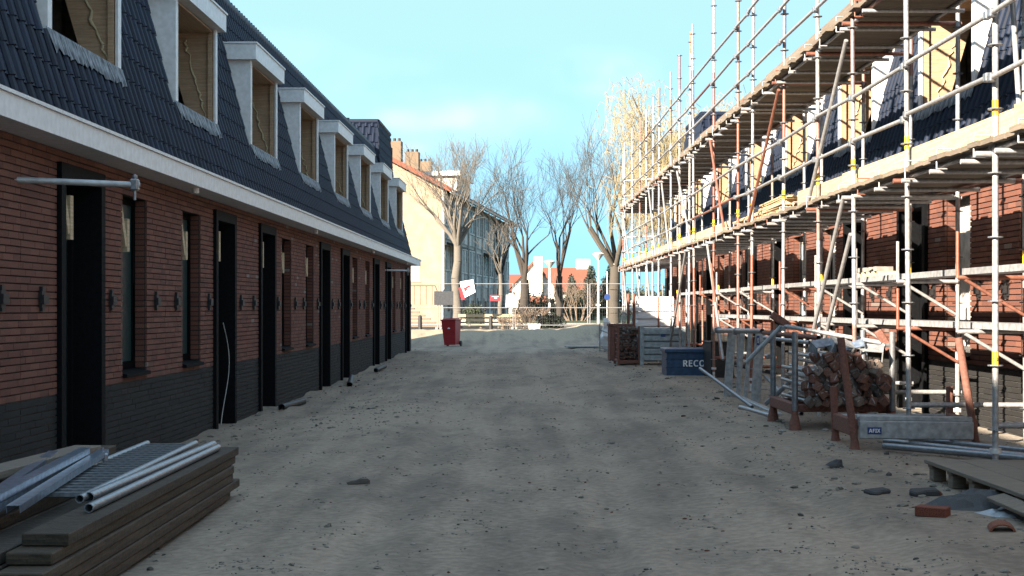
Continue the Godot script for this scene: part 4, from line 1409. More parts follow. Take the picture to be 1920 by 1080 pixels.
func boxes(r: RandomNumberGenerator) -> void:
	# ---- dark steel plate box beside the blue one
	var g := 0.13
	var o := thing("dark_crate", "plain dark brown steel crate between the blue box and the frame rack", "crate", tf(3.98, g, -26.2, 0.04))
	var b := MB.new()
	b.bevbox(Vector3(0.44, 0.70, 0.9), 0.01, tf(0, 0.35, -0.45))
	put(o, "body", b.mesh(), M.dark_steel)
	b = MB.new()
	b.bevbox(Vector3(0.48, 0.03, 0.94), 0.008, tf(0, 0.717, -0.45))
	put(o, "lid", b.mesh(), M.dark_steel)
	# ---- blue box
	o = thing("blue_site_box", "blue ribbed steel site box with white lettering", "box", tf(3.44, g + 0.04, -27.0, -0.03))
	b = MB.new()
	var ys := [0.0, 0.15, 0.17, 0.31, 0.33, 0.45]
	var hw := 0.45
	for k in ys.size() - 1:
		var out := -0.014 if k % 2 else 0.0
		b.hexa([Vector3(-hw + 0.02 + out, ys[k], out), Vector3(hw - 0.02 - out, ys[k], out), Vector3(hw - 0.02, ys[k], -1.2), Vector3(-hw + 0.02, ys[k], -1.2),
			Vector3(-hw + 0.02 + out, ys[k + 1], out), Vector3(hw - 0.02 - out, ys[k + 1], out), Vector3(hw - 0.02, ys[k + 1], -1.2), Vector3(-hw + 0.02, ys[k + 1], -1.2)])
	put(o, "body", b.mesh(), M.blue_box)
	b = MB.new()
	b.bevbox(Vector3(hw * 2 + 0.03, 0.075, 1.26), 0.012, tf(0, 0.49, -0.59))
	put(o, "rim", b.mesh(), M.blue_box)
	letters(o, "lettering", "RECO", 0.125, M.print_white, tf(0.10, 0.245, 0.004))
	for s in [-1, 1]:
		b = MB.new()
		b.bevbox(Vector3(0.1, 0.05, 1.15), 0.008, tf(s * 0.3, -0.026, -0.6))
		put(o, "runner", b.mesh(), M.black)
	b = MB.new()
	b.bevbox(Vector3(1.5, 0.035, 0.2), 0.005, Transform3D())
	var p := put(self, "site_plank", b.mesh(), M.timber_grey, tf(3.15, 0.145, -26.7, 0.03))
	tag(p, "weathered plank lying in front of the blue box", "plank")
	# ---- grey container box
	o = thing("grey_ribbed_crate", "pale grey ribbed steel crate with a small dark plate", "crate", tf(3.57, 0.12, -32.8))
	b = MB.new()
	for k in 5:
		var y := 0.12 + k * 0.155
		b.bevbox(Vector3(0.98, 0.125, 1.1), 0.012, tf(0, y + 0.07, -0.56))
		b.bevbox(Vector3(0.90, 0.02, 1.00), 0.004, tf(0, y + 0.147, -0.56))
	put(o, "ribbed_body", b.mesh(), M.grey_box)
	for s in [-1, 1]:
		for z in [-0.03, -1.09]:
			b = MB.new()
			b.bevbox(Vector3(0.09, 0.93, 0.09), 0.01, tf(s * 0.495, 0.465, z))
			put(o, "corner_post", b.mesh(), M.grey_box)
	b = MB.new()
	b.box(Vector3(-0.05, 0.69, 0.0), Vector3(0.06, 0.75, 0.006))
	put(o, "name_plate", b.mesh(), M.sign_blue)
	# ---- rack of steel decks behind it
	o = thing("deck_rack", "stack of pale aluminium deck panels held between rusty posts", "rack", tf(3.66, 0.12, -35.2))
	for k in 8:
		b = MB.new()
		var g2 := r.randf_range(0.85, 1.1)
		b.col = Color(g2, g2, g2)
		b.bevbox(Vector3(1.0, 0.095, 1.6), 0.008, tf(r.randf_range(-0.02, 0.02), 0.2 + k * 0.19, -0.8))
		b.bevbox(Vector3(0.9, 0.08, 1.5), 0.004, tf(0, 0.29 + k * 0.19, -0.8))
		put(o, "deck_panel", b.mesh(), M.print_white)
	for s in [-1, 1]:
		for z in [0.05, -1.65]:
			b = MB.new()
			b.tube(Vector3(s * 0.57, 0, z), Vector3(s * 0.57, 1.75, z), 0.04, 0.04, 10)
			b.lathe(Vector3(s * 0.57, 0, z), [Vector2(0, 0), Vector2(0.08, 0), Vector2(0.05, 0.12), Vector2(0.04, 0.18)], 10)
			put(o, "post", b.mesh(), M.rust)
	# ---- rusty rack with a heap of couplers, seen end on
	o = thing("coupler_bin", "rusty mesh bin heaped with dull scaffold couplers beside the grey crate", "bin", tf(2.77, 0.12, -32.9))
	b = MB.new()
	b.bevbox(Vector3(0.5, 0.07, 1.2), 0.01, tf(0, 0.1, -0.6))
	put(o, "base", b.mesh(), M.rust)
	for s in [-1, 1]:
		for z in [0.0, -1.2]:
			b = MB.new()
			b.bevbox(Vector3(0.05, 0.94, 0.05), 0.006, tf(s * 0.245, 0.47, z))
			put(o, "post", b.mesh(), M.rust)
	b = MB.new()
	for k in 7:
		var y := 0.2 + k * 0.11
		b.tube(Vector3(-0.24, y, 0.0), Vector3(0.24, y, 0.0), 0.006, 0.006, 5); b.tube(Vector3(-0.245, y, 0), Vector3(-0.245, y, -1.2), 0.006, 0.006, 5)
	put(o, "mesh_side", b.mesh(), M.rust)
	b = MB.new()
	for k in 420:
		var q := r.randf()
		b.col = Color(0.19, 0.16, 0.145) if q < 0.6 else (Color(0.25, 0.13, 0.10) if q < 0.85 else Color(0.4, 0.38, 0.36))
		b.bevbox(Vector3(0.09, 0.06, 0.06), 0.012, tf(r.randf_range(-0.2, 0.2), 0.16 + 0.74 * r.randf(), -0.05 - 1.1 * pow(r.randf(), 2), r.randf() * 6, r.randf() * 6, r.randf() * 6))
	stuff(put(o, "couplers", b.mesh(), M.rust_head))
	# red box behind
	o = thing("red_crate", "dull red steel crate behind the coupler bin", "crate", tf(2.85, 0.12, -36.0))
	b = MB.new()
	b.bevbox(Vector3(0.62, 0.9, 0.8), 0.01, tf(0, 0.45, -0.4))
	put(o, "body", b.mesh(), M.rust)
	b = MB.new()
	b.bevbox(Vector3(0.66, 0.06, 0.84), 0.01, tf(0, 0.93, -0.4))
	put(o, "rim", b.mesh(), M.rust)
	# white big bag and barrier
	o = thing("bulk_bag", "crumpled white bulk bag slumped at the end of the scaffolding", "bag", tf(3.2, 0.1, -45.8))
	b = MB.new()
	rock(b, 0.42, 8, Vector3(0, 0.36, 0), Vector3(0.75, 1.0, 0.8), 7)
	put(o, "sack", b.mesh(), M.white)
	b = MB.new()
	rock(b, 0.22, 18, Vector3(-0.08, 0.78, 0.02), Vector3(0.8, 1.2, 0.8), 6)
	put(o, "gathered_top", b.mesh(), M.white)
	o = thing("barrier_stand", "small grey metal stand before the white bulk bag", "barrier", tf(3.15, 0.08, -45.0))
	for q in [[-0.3, 0.9], [0.05, 0.75], [0.34, 0.5]]:
		b = MB.new()
		b.tube(Vector3(q[0], 0, 0), Vector3(q[0], q[1], 0), 0.02, 0.02, 8)
		put(o, "post", b.mesh(), M.steel)
	b = MB.new()
	b.tube(Vector3(-0.3, 0.16, 0), Vector3(0.34, 0.12, 0), 0.016, 0.016, 8)
	b.tube(Vector3(-0.3, 0.7, 0), Vector3(0.34, 0.45, 0), 0.016, 0.016, 8)
	put(o, "rail", b.mesh(), M.steel)
	b = MB.new()
	b.bevbox(Vector3(1.1, 0.05, 0.9), 0.01, Transform3D())
	p = put(self, "paving_slab", b.mesh(), M.concrete, tf(2.45, 0.13, -48.8, 0.1))
	tag(p, "pale concrete slab lying flat in the sand near the bulk bag", "slab")
	# ---- red wheelie bin
	o = thing("wheelie_bin", "red plastic wheelie bin standing alone in the street", "bin", tf(-2.27, gy(-2.27, 52.5), -52.5, -0.28, 0, 0.03))
	b = MB.new()
	var lo := 0.22
	var hi := 0.28
	b.hexa([Vector3(-lo, 0.06, 0.26), Vector3(lo, 0.06, 0.26), Vector3(lo, 0.06, -0.24), Vector3(-lo, 0.06, -0.24),
		Vector3(-hi, 0.98, 0.36), Vector3(hi, 0.98, 0.36), Vector3(hi, 0.98, -0.34), Vector3(-hi, 0.98, -0.34)])
	put(o, "body", b.mesh(), M.red_plastic)
	b = MB.new()
	b.bevbox(Vector3(0.63, 0.05, 0.78), 0.02, tf(0, 1.0, 0.01)); b.bevbox(Vector3(0.5, 0.05, 0.6), 0.024, tf(0, 1.04, 0.02))
	b.tube(Vector3(-0.25, 1.0, -0.42), Vector3(0.25, 1.0, -0.42), 0.02, 0.02, 8)
	put(o, "lid", b.mesh(), M.red_plastic)
	for s in [-1, 1]:
		b = MB.new()
		b.tube(Vector3(s * 0.24, 0.1, -0.28), Vector3(s * 0.29, 0.1, -0.28), 0.1, 0.1, 16)
		put(o, "wheel", b.mesh(), M.black)
	b = MB.new()
	b.boxt(Vector3(0.10, 0.03, 0.004), tf(0, 0.68, 0.333, 0, -0.11)); b.boxt(Vector3(0.05, 0.02, 0.004), tf(0, 0.71, 0.336, 0, -0.11))
	put(o, "print", b.mesh(), M.print_white)
	b = MB.new()
	b.boxt(Vector3(0.24, 0.012, 0.006), tf(0, 0.78, 0.343, 0, -0.11)); b.boxt(Vector3(0.24, 0.012, 0.006), tf(0, 0.50, 0.313, 0, -0.11))
	b.boxt(Vector3(0.012, 0.28, 0.006), tf(-0.12, 0.64, 0.328, 0, -0.11)); b.boxt(Vector3(0.012, 0.28, 0.006), tf(0.12, 0.64, 0.328, 0, -0.11))
	put(o, "moulded_panel", b.mesh(), M.red_plastic)

func foreground(r: RandomNumberGenerator) -> void:
	# ---- pallet boards at the right edge
	var g := 0.17
	var o := thing("pallet", "low timber pallet with weathered boards beside the nearest scaffold pole", "pallet", tf(3.72, g, -9.5, 0.01, 0, 0.0))
	for k in 4:
		var b := MB.new()
		var t := r.randf_range(0.8, 1.15)
		b.col = Color(t, t, t)
		b.bevbox(Vector3(0.245, 0.03, 2.5), 0.004, tf(-0.39 + k * 0.255, 0.139 + r.randf_range(0, 0.004), r.randf_range(-0.03, 0.03)))
		put(o, "deck_board", b.mesh(), M.timber_grey)
	for k in 6:
		var b := MB.new()
		b.bevbox(Vector3(1.0, 0.022, 0.1), 0.003, tf(0, 0.112, -1.15 + k * 0.45))
		put(o, "cross_board", b.mesh(), M.timber_grey)
		for c in 3:
			b = MB.new()
			b.bevbox(Vector3(0.1, 0.095, 0.1), 0.004, tf(-0.44 + c * 0.44, 0.053, -1.15 + k * 0.45))
			put(o, "block", b.mesh(), M.timber_grey)
	var b := MB.new()
	b.bevbox(Vector3(0.12, 0.028, 0.9), 0.004, Transform3D())
	var p := put(self, "loose_board", b.mesh(), M.timber_grey, tf(3.15, 0.262, -8.62, -0.03, 0.0, 0.22))
	tag(p, "short loose board leaning on the pallet edge", "board")
	# ---- red brick lying alone
	b = MB.new()
	b.col = Color(0.27, 0.075, 0.045)
	b.bevbox(Vector3(0.105, 0.062, 0.2), 0.004, Transform3D())
	p = put(self, "single_brick", b.mesh(), M.brick, tf(2.70, gfine(2.7, 8.9) + 0.03, -8.9, 0.95, 0, 0.03))
	tag(p, "single red brick lying on the bare sand", "brick")
	# broken tiles and stones
	var bits := [["tile_fragment", 2.62, 9.95, 0.17, 0.035, 0.11, 0.3, "broken grey concrete tile crumbled into flakes", "tile"], ["tile_fragment", 2.92, 9.82, 0.19, 0.05, 0.12, -0.1, "dark grey roof tile piece lying whole on the sand", "tile"], ["stone", 2.70, 11.55, 0.15, 0.05, 0.12, 0.5, "dark rounded stone lying alone in the street", "stone"], ["clod", -1.27, 11.6, 0.20, 0.035, 0.11, 0.1, "dark flat clod of earth in the middle of the street", "clod"]]
	for q in bits:
		b = MB.new()
		b.col = Color(0.105, 0.10, 0.105) if q[0] != "clod" else Color(0.13, 0.112, 0.094)
		if q[0] == "tile_fragment":
			b.bevbox(Vector3(q[3], q[4], q[5]), 0.012, tf(0, 0, 0, 0, 0.05, 0.06))
			b.bevbox(Vector3(q[3] * 0.5, q[4] * 0.8, q[5] * 0.7), 0.01, tf(-q[3] * 0.3, 0.0, 0.06, 0.5, 0.1, 0.1))
		else:
			rock(b, q[3] * 0.5, 11, Vector3.ZERO, Vector3(1, q[4] / q[3] * 1.6, q[5] / q[3]), 6)
		p = put(self, q[0], b.mesh(), M.rubble, tf(q[1], gfine(q[1], q[2]) + q[4] * 0.4, -q[2], q[6]))
		tag(p, q[7], q[8])
	# heap of wet mortar and plastic sheet at the edge
	b = MB.new()
	b.col = Color(0.13, 0.135, 0.14)
	var hn := FastNoiseLite.new()
	hn.seed = 4; hn.frequency = 2.2
	b.col = Color(0.14, 0.145, 0.15)
	for j in 14:
		for i in 18:
			var f := func(a: int, c: int) -> Vector3:
				var xx := -0.45 + a * 0.05; var zz := -0.28 + c * 0.04
				var e := 1.0 - sqrt(pow(xx / 0.45, 2) + pow(zz / 0.28, 2))
				return Vector3(xx, -0.03 + 0.12 * smooth(0, 0.9, e) * (1 + 0.8 * hn.get_noise_2d(xx * 3, zz * 3)) + 0.01 * hn.get_noise_2d(xx * 14, zz * 14), zz)
			b.quad(f.call(i, j), f.call(i, j + 1), f.call(i + 1, j + 1), f.call(i + 1, j))
	p = put(self, "mortar_heap", b.mesh(), M.rubble, tf(3.08, gfine(3.08, 9.25) + 0.005, -9.25))
	tag(p, "small heap of grey mortar spilt beside the pallet", "mortar")
	b = MB.new()
	for j in 10:
		for i in 12:
			var f := func(a: int, c: int) -> Vector3:
				var xx := a * 0.05; var zz := c * 0.055
				return Vector3(xx, 0.02 + 0.11 * absf(hn.get_noise_2d(xx * 3 + 9, zz * 3)) * smooth(0.0, 0.15, xx), zz)
			b.quad(f.call(i, j), f.call(i, j + 1), f.call(i + 1, j + 1), f.call(i + 1, j))
	p = put(self, "plastic_sheet", b.mesh(), M.plastic_sheet, tf(2.99, gfine(3.0, 8.9) - 0.02, -8.98, 0.25))
	tag(p, "crumpled pale plastic sheet lying before the pallet", "plastic")
	b = MB.new()
	b.col = Color(0.33, 0.115, 0.065)
	for k in 8:
		var a0 := PI * k / 8; var a1 := PI * (k + 1) / 8
		var f := func(a: float, rr: float, z: float) -> Vector3: return Vector3(-cos(a) * rr, sin(a) * rr * 0.6, z)
		b.quad(f.call(a0, 0.075, 0.09), f.call(a1, 0.075, 0.09), f.call(a1, 0.075, -0.09), f.call(a0, 0.075, -0.09))
		b.quad(f.call(a1, 0.06, 0.09), f.call(a0, 0.06, 0.09), f.call(a0, 0.06, -0.09), f.call(a1, 0.06, -0.09))
		b.quad(f.call(a0, 0.06, 0.09), f.call(a1, 0.06, 0.09), f.call(a1, 0.075, 0.09), f.call(a0, 0.075, 0.09))
	p = put(self, "ridge_tile", b.mesh(), M.brick, tf(2.93, gfine(2.93, 8.3) + 0.0, -8.3, -0.25))
	tag(p, "broken orange-red curved tile lying by the plastic sheet", "tile")
	# black drain pipes by the shaded facade
	for q in [[L(21.2, 0, 0.32), L(22.4, 0, 0.45)], [L(27.6, 0, 0.5), L(29.4, 0.0, 0.30)], [L(33.0, 0, 0.4), L(34.0, 0, 0.5)]]:
		b = MB.new()
		var a: Vector3 = q[0]; var e: Vector3 = q[1]
		a.y = gfine(a.x, -a.z) + 0.05; e.y = gfine(e.x, -e.z) + 0.09
		b.pipe(a, e, 0.055, 0.048, 14)
		p = put(self, "drain_pipe", b.mesh(), M.black)
		tag(p, "short black drain pipe lying in sand against the shaded facade", "pipe", "drain pipes along the facade")
	# cable hanging in a doorway
	b = MB.new()
	var pts := []
	for k in 16:
		var f := k / 15.0
		pts.append(L(18.35 + 0.25 * sin(f * PI), lerpf(1.3, -0.05, f), 0.07 + 0.03 * sin(f * 5)))
	var rad := []
	for k in 16: rad.append(0.006)
	b.path(pts, rad, 6)
	p = put(self, "cable", b.mesh(), M.panel_pale)
	tag(p, "thin pale cable hanging in a doorway of the shaded row", "cable")

# ------------------------------------------------------------------ background
func background() -> void:
	var r := RandomNumberGenerator.new()
	r.seed = 1234
	var g := 0.5
	# road and lawn beyond the fence
	var b := MB.new()
	b.quad(Vector3(-60, 0.54, -63.5), Vector3(60, 0.54, -63.5), Vector3(60, 0.54, -76), Vector3(-60, 0.54, -76))
	struct("road", b.mesh(), M.asphalt)
	b = MB.new()
	b.box(Vector3(-60, 0.5, -76.2), Vector3(60, 0.65, -76.02))
	struct("kerb", b.mesh(), M.concrete)
	b = MB.new()
	b.col = Color(0.065, 0.10, 0.032)
	b.quad(Vector3(0.5, 0.60, -76.2), Vector3(80, 0.60, -76.2), Vector3(80, 0.75, -135), Vector3(0.5, 0.75, -135))
	struct("lawn", b.mesh(), M.lawn)
	site_fence(r)
	fence_signs()
	lamps()
	cream_block(r)
	white_house()
	# trees
	tree("bare_plane_tree", "pale-barked bare tree with a pollarded fan of branches before the cream block", Vector3(-2.62, g, -66), 4.0, 0.22, 4.4, 1.5, 11, M.bark_pale, M.bark_pale, 9, 0.62)
	tree("young_tree", "slim young bare tree with a pale trunk behind the site fence", Vector3(-0.55, g, -65), 2.6, 0.11, 2.3, 1.0, 5, M.bark_pale, M.bark_pale, 3, 0.6)
	tree("bare_tree", "dark-trunked bare tree forking low beside the end of the cream block", Vector3(0.75, g, -85), 2.7, 0.29, 6.6, 2.2, 3, M.bark_dark, M.bark_dark, 5, 0.5)
	tree("bare_tree", "bare tree standing before the white gabled house roof", Vector3(3.0, g, -88), 3.0, 0.23, 6.4, 1.8, 4, M.bark_dark, M.bark_dark, 5, 0.45)
	tree("bare_tree", "broad bare tree with a thick pale trunk beside the scaffold end", Vector3(5.9, g, -80), 3.4, 0.33, 6.6, 2.6, 8, M.bark_mid, M.bark_mid, 7, 0.62)
	tree("bare_tree", "bare tree half hidden behind the cream block's far end", Vector3(-0.9, g, -110), 3.6, 0.26, 7.2, 2.0, 14, M.bark_dark, M.bark_dark, 5, 0.5)
	willow(Vector3(9.2, g, -76), r)
	plants(r)

func site_fence(r: RandomNumberGenerator) -> void:
	var d := 62.0
	var xs := [-9.9, -6.58, -3.26, 0.1, 3.44, 6.78]
	for k in xs.size() - 1:
		var x0: float = xs[k] + 0.05; var x1: float = xs[k + 1] - 0.05
		var lab := "galvanised site fence panel whose joint stands near the sand heap" if k == 4 else "galvanised wire site fence panel closing the end of the street"
		var f := thing("site_fence_panel", lab, "fence", tf(0, 0.52, -d), "site fence panels" )
		var b := MB.new()
		var c := 0.021
		for q in [[Vector3(x0, 0.1, 0), Vector3(x0, 2.05, 0)], [Vector3(x1, 0.1, 0), Vector3(x1, 2.05, 0)], [Vector3(x0, 2.05, 0), Vector3(x1, 2.05, 0)], [Vector3(x0, 0.2, 0), Vector3(x1, 0.2, 0)], [Vector3(x0, 0.98, 0), Vector3(x1, 0.98, 0)]]:
			b.col = GAL * 0.75
			b.tube(q[0], q[1], c, c, 8)
		put(f, "frame", b.mesh(), M.galv)
		b = MB.new()
		b.col = Color(0.22, 0.22, 0.22)
		var x := x0
		while x < x1:
			b.tube(Vector3(x, 0.2, 0.02), Vector3(x, 2.05, 0.02), 0.002, 0.002, 3, false)
			x += 0.11
		for j in 9:
			b.tube(Vector3(x0, 0.3 + j * 0.21, 0.024), Vector3(x1, 0.3 + j * 0.21, 0.024), 0.002, 0.002, 3, false)
		stuff(put(f, "wire_mesh", b.mesh(), M.galv))
		for xx in [x0, x1]:
			b = MB.new()
			b.bevbox(Vector3(0.2, 0.14, 0.6), 0.02, tf(xx, 0.05, 0))
			put(f, "foot_block", b.mesh(), M.concrete)

func fence_signs() -> void:
	var b := MB.new()
	b.bevbox(Vector3(0.86, 0.62, 0.02), 0.004, Transform3D())
	var p := put(self, "grey_board", b.mesh(), M.slate_board, tf(-3.05, 1.93, -61.93))
	tag(p, "plain dark grey board fixed to the site fence", "board")
	var f := thing("banner", "white banner with a red edge and mark tied to the site fence", "banner", tf(-2.06, 2.3, -61.9, 0, 0, 0.18))
	b = MB.new()
	var n := 8
	for k in n:
		var x0 := -0.2 + 0.6 * k / n; var x1 := -0.2 + 0.6 * (k + 1) / n
		var w := func(x: float) -> float: return 0.02 * sin(x * 14)
		b.quad(Vector3(x0, -0.36 + 0.3 * (x0 + 0.2), w.call(x0)), Vector3(x1, -0.36 + 0.3 * (x1 + 0.2), w.call(x1)), Vector3(x1, 0.4, w.call(x1)), Vector3(x0, 0.4, w.call(x0)))
	put(f, "cloth", b.mesh(), M.print_white)
	b = MB.new()
	b.hexa([Vector3(-0.27, -0.42, 0.02), Vector3(-0.12, -0.40, 0.02), Vector3(-0.12, -0.40, 0.0), Vector3(-0.27, -0.42, 0.0), Vector3(-0.30, 0.14, 0.03), Vector3(-0.20, 0.14, 0.03), Vector3(-0.20, 0.14, 0.01), Vector3(-0.30, 0.14, 0.01)])
	put(f, "red_edge", b.mesh(), M.red_sign)
	b = MB.new()
	b.boxt(Vector3(0.3, 0.07, 0.008), tf(0.05, 0.1, 0.04, 0, 0, 0.35)); b.boxt(Vector3(0.14, 0.06, 0.008), tf(-0.02, 0.0, 0.04, 0, 0, 0.5))
	put(f, "red_mark", b.mesh(), M.red_sign)
	f = thing("red_sign", "small red sign with a white mark on the site fence", "sign", tf(-0.75, 1.93, -61.93))
	b = MB.new()
	b.bevbox(Vector3(0.44, 0.26, 0.015), 0.003, Transform3D())
	put(f, "plate", b.mesh(), M.red_sign)
	b = MB.new()
	b.box(Vector3(-0.04, -0.02, 0.009), Vector3(0.08, 0.03, 0.013)); b.box(Vector3(-0.16, 0.06, 0.009), Vector3(0.16, 0.075, 0.013))
	put(f, "print", b.mesh(), M.print_white)
	b = MB.new()
	b.bevbox(Vector3(0.56, 0.56, 0.02), 0.004, Transform3D())
	p = put(self, "white_board", b.mesh(), M.panel_pale, tf(0.0, 1.79, -61.93, 0, 0, -0.04))
	tag(p, "plain pale board hung on the site fence behind the young tree", "board")
	b = MB.new()
	b.bevbox(Vector3(0.2, 0.07, 0.01), 0.002, Transform3D())
	p = put(self, "small_plate", b.mesh(), M.print_white, tf(3.85, 1.62, -61.95))
	tag(p, "small white plate on the fence beside the tall lamp post", "plate")
	# low timber fence, bollards, planter
	var t := thing("timber_fence", "low pale timber fence of long horizontal rails behind the site fence", "fence", tf(0, 0.5, -63.4))
	for k in 3:
		b = MB.new()
		b.bevbox(Vector3(3.0, 0.13, 0.03), 0.004, tf(-0.95, 0.22 + k * 0.21, 0))
		put(t, "rail", b.mesh(), M.timber_new)
	for k in 4:
		b = MB.new()
		b.bevbox(Vector3(0.09, 0.75, 0.09), 0.006, tf(-2.4 + k * 0.97, 0.35, -0.07))
		put(t, "post", b.mesh(), M.timber_grey)
	for q in [[-3.95, 59.6, "short dark bollard standing by the corner of the end house"], [-0.92, 60.2, "short dark bollard standing before the young tree"]]:
		b = MB.new()
		b.lathe(Vector3.ZERO, [Vector2(0, -0.1), Vector2(0.085, -0.1), Vector2(0.085, 0.55), Vector2(0.05, 0.6), Vector2(0, 0.61)], 12)
		p = put(self, "bollard", b.mesh(), M.dark_steel, tf(q[0], gfine(q[0], q[1]), -q[1]))
		tag(p, q[2], "bollard", "bollards")
	t = thing("planter", "small pale planter box at the foot of the site fence", "planter", tf(0.98, 0.55, -61.2))
	b = MB.new()
	b.hexa([Vector3(-0.24, 0, 0.13), Vector3(0.24, 0, 0.13), Vector3(0.24, 0, -0.13), Vector3(-0.24, 0, -0.13), Vector3(-0.28, 0.24, 0.15), Vector3(0.28, 0.24, 0.15), Vector3(0.28, 0.24, -0.15), Vector3(-0.28, 0.24, -0.15)])
	put(t, "box", b.mesh(), M.panel_pale)
	# wooden stairs and railing at the cream block
	t = thing("wooden_steps", "weathered timber steps with a railing climbing to the cream block", "stairs", tf(-4.7, 0.5, -68))
	for k in 7:
		b = MB.new()
		b.bevbox(Vector3(2.5 - k * 0.28, 0.11, 0.24), 0.006, tf(0.0 - k * 0.14, 0.1 + k * 0.17, -k * 0.22))
		put(t, "step", b.mesh(), M.timber_grey)
	for k in 7:
		b = MB.new()
		b.tube(Vector3(-1.1 + k * 0.3, 1.15, -1.5), Vector3(-1.1 + k * 0.3, 2.1, -1.5), 0.015, 0.015, 6)
		put(t, "baluster", b.mesh(), M.dark_steel)
	b = MB.new()
	b.tube(Vector3(-1.4, 2.1, -1.5), Vector3(0.85, 2.1, -1.5), 0.02, 0.02, 6)
	b.tube(Vector3(0.85, 2.1, -1.5), Vector3(1.35, 1.0, 0.0), 0.02, 0.02, 6)
	b.tube(Vector3(1.35, 0, 0.0), Vector3(1.35, 1.9, 0.0), 0.03, 0.03, 6)
	put(t, "handrail", b.mesh(), M.dark_steel)

func lamps() -> void:
	var spec := [[4.11, 66.0, 3.55, false, "street lamp with an inverted cone head, nearest the site fence joint"], [5.95, 80.0, 3.5, false, "street lamp with a cone head standing before the thick pale tree"], [1.85, 68.0, 3.25, true, "street lamp with black and white bands round its post"]]
	for q in spec:
		var o := thing("street_lamp", q[4], "street lamp", tf(q[0], 0.5, -q[1]), "street lamps")
		var b := MB.new()
		b.tube(Vector3(0, -0.1, 0), Vector3(0, q[2] - 0.25, 0), 0.062, 0.045, 10)
		put(o, "post", b.mesh(), M.print_white)
		b = MB.new()
		b.lathe(Vector3(0, q[2] - 0.27, 0), [Vector2(0, 0), Vector2(0.07, 0.0), Vector2(0.1, 0.05), Vector2(0.25, 0.24), Vector2(0.27, 0.27)], 16)
		put(o, "lamp_bowl", b.mesh(), M.panel_pale)
		b = MB.new()
		b.lathe(Vector3(0, q[2], 0), [Vector2(0.28, -0.005), Vector2(0.29, 0.02), Vector2(0.12, 0.08), Vector2(0, 0.09)], 16)
		put(o, "lamp_cap", b.mesh(), M.print_white)
		if q[3]:
			for k in 3:
				b = MB.new()
				b.tube(Vector3(0, 0.35 + k * 0.45, 0), Vector3(0, 0.57 + k * 0.45, 0), 0.072, 0.07, 10)
				put(o, "black_band", b.mesh(), M.black)
	var s := thing("blue_sign_post", "thin post carrying a round blue road sign on the lawn", "road sign", tf(5.35, 0.55, -78))
	var b := MB.new()
	b.tube(Vector3(0, 0, 0), Vector3(0, 3.0, 0), 0.03, 0.03, 8)
	put(s, "post", b.mesh(), M.galv)
	b = MB.new()
	b.tube(Vector3(0, 1.55, 0.04), Vector3(0, 1.55, 0.06), 0.17, 0.17, 18)
	put(s, "disc", b.mesh(), M.sign_blue)

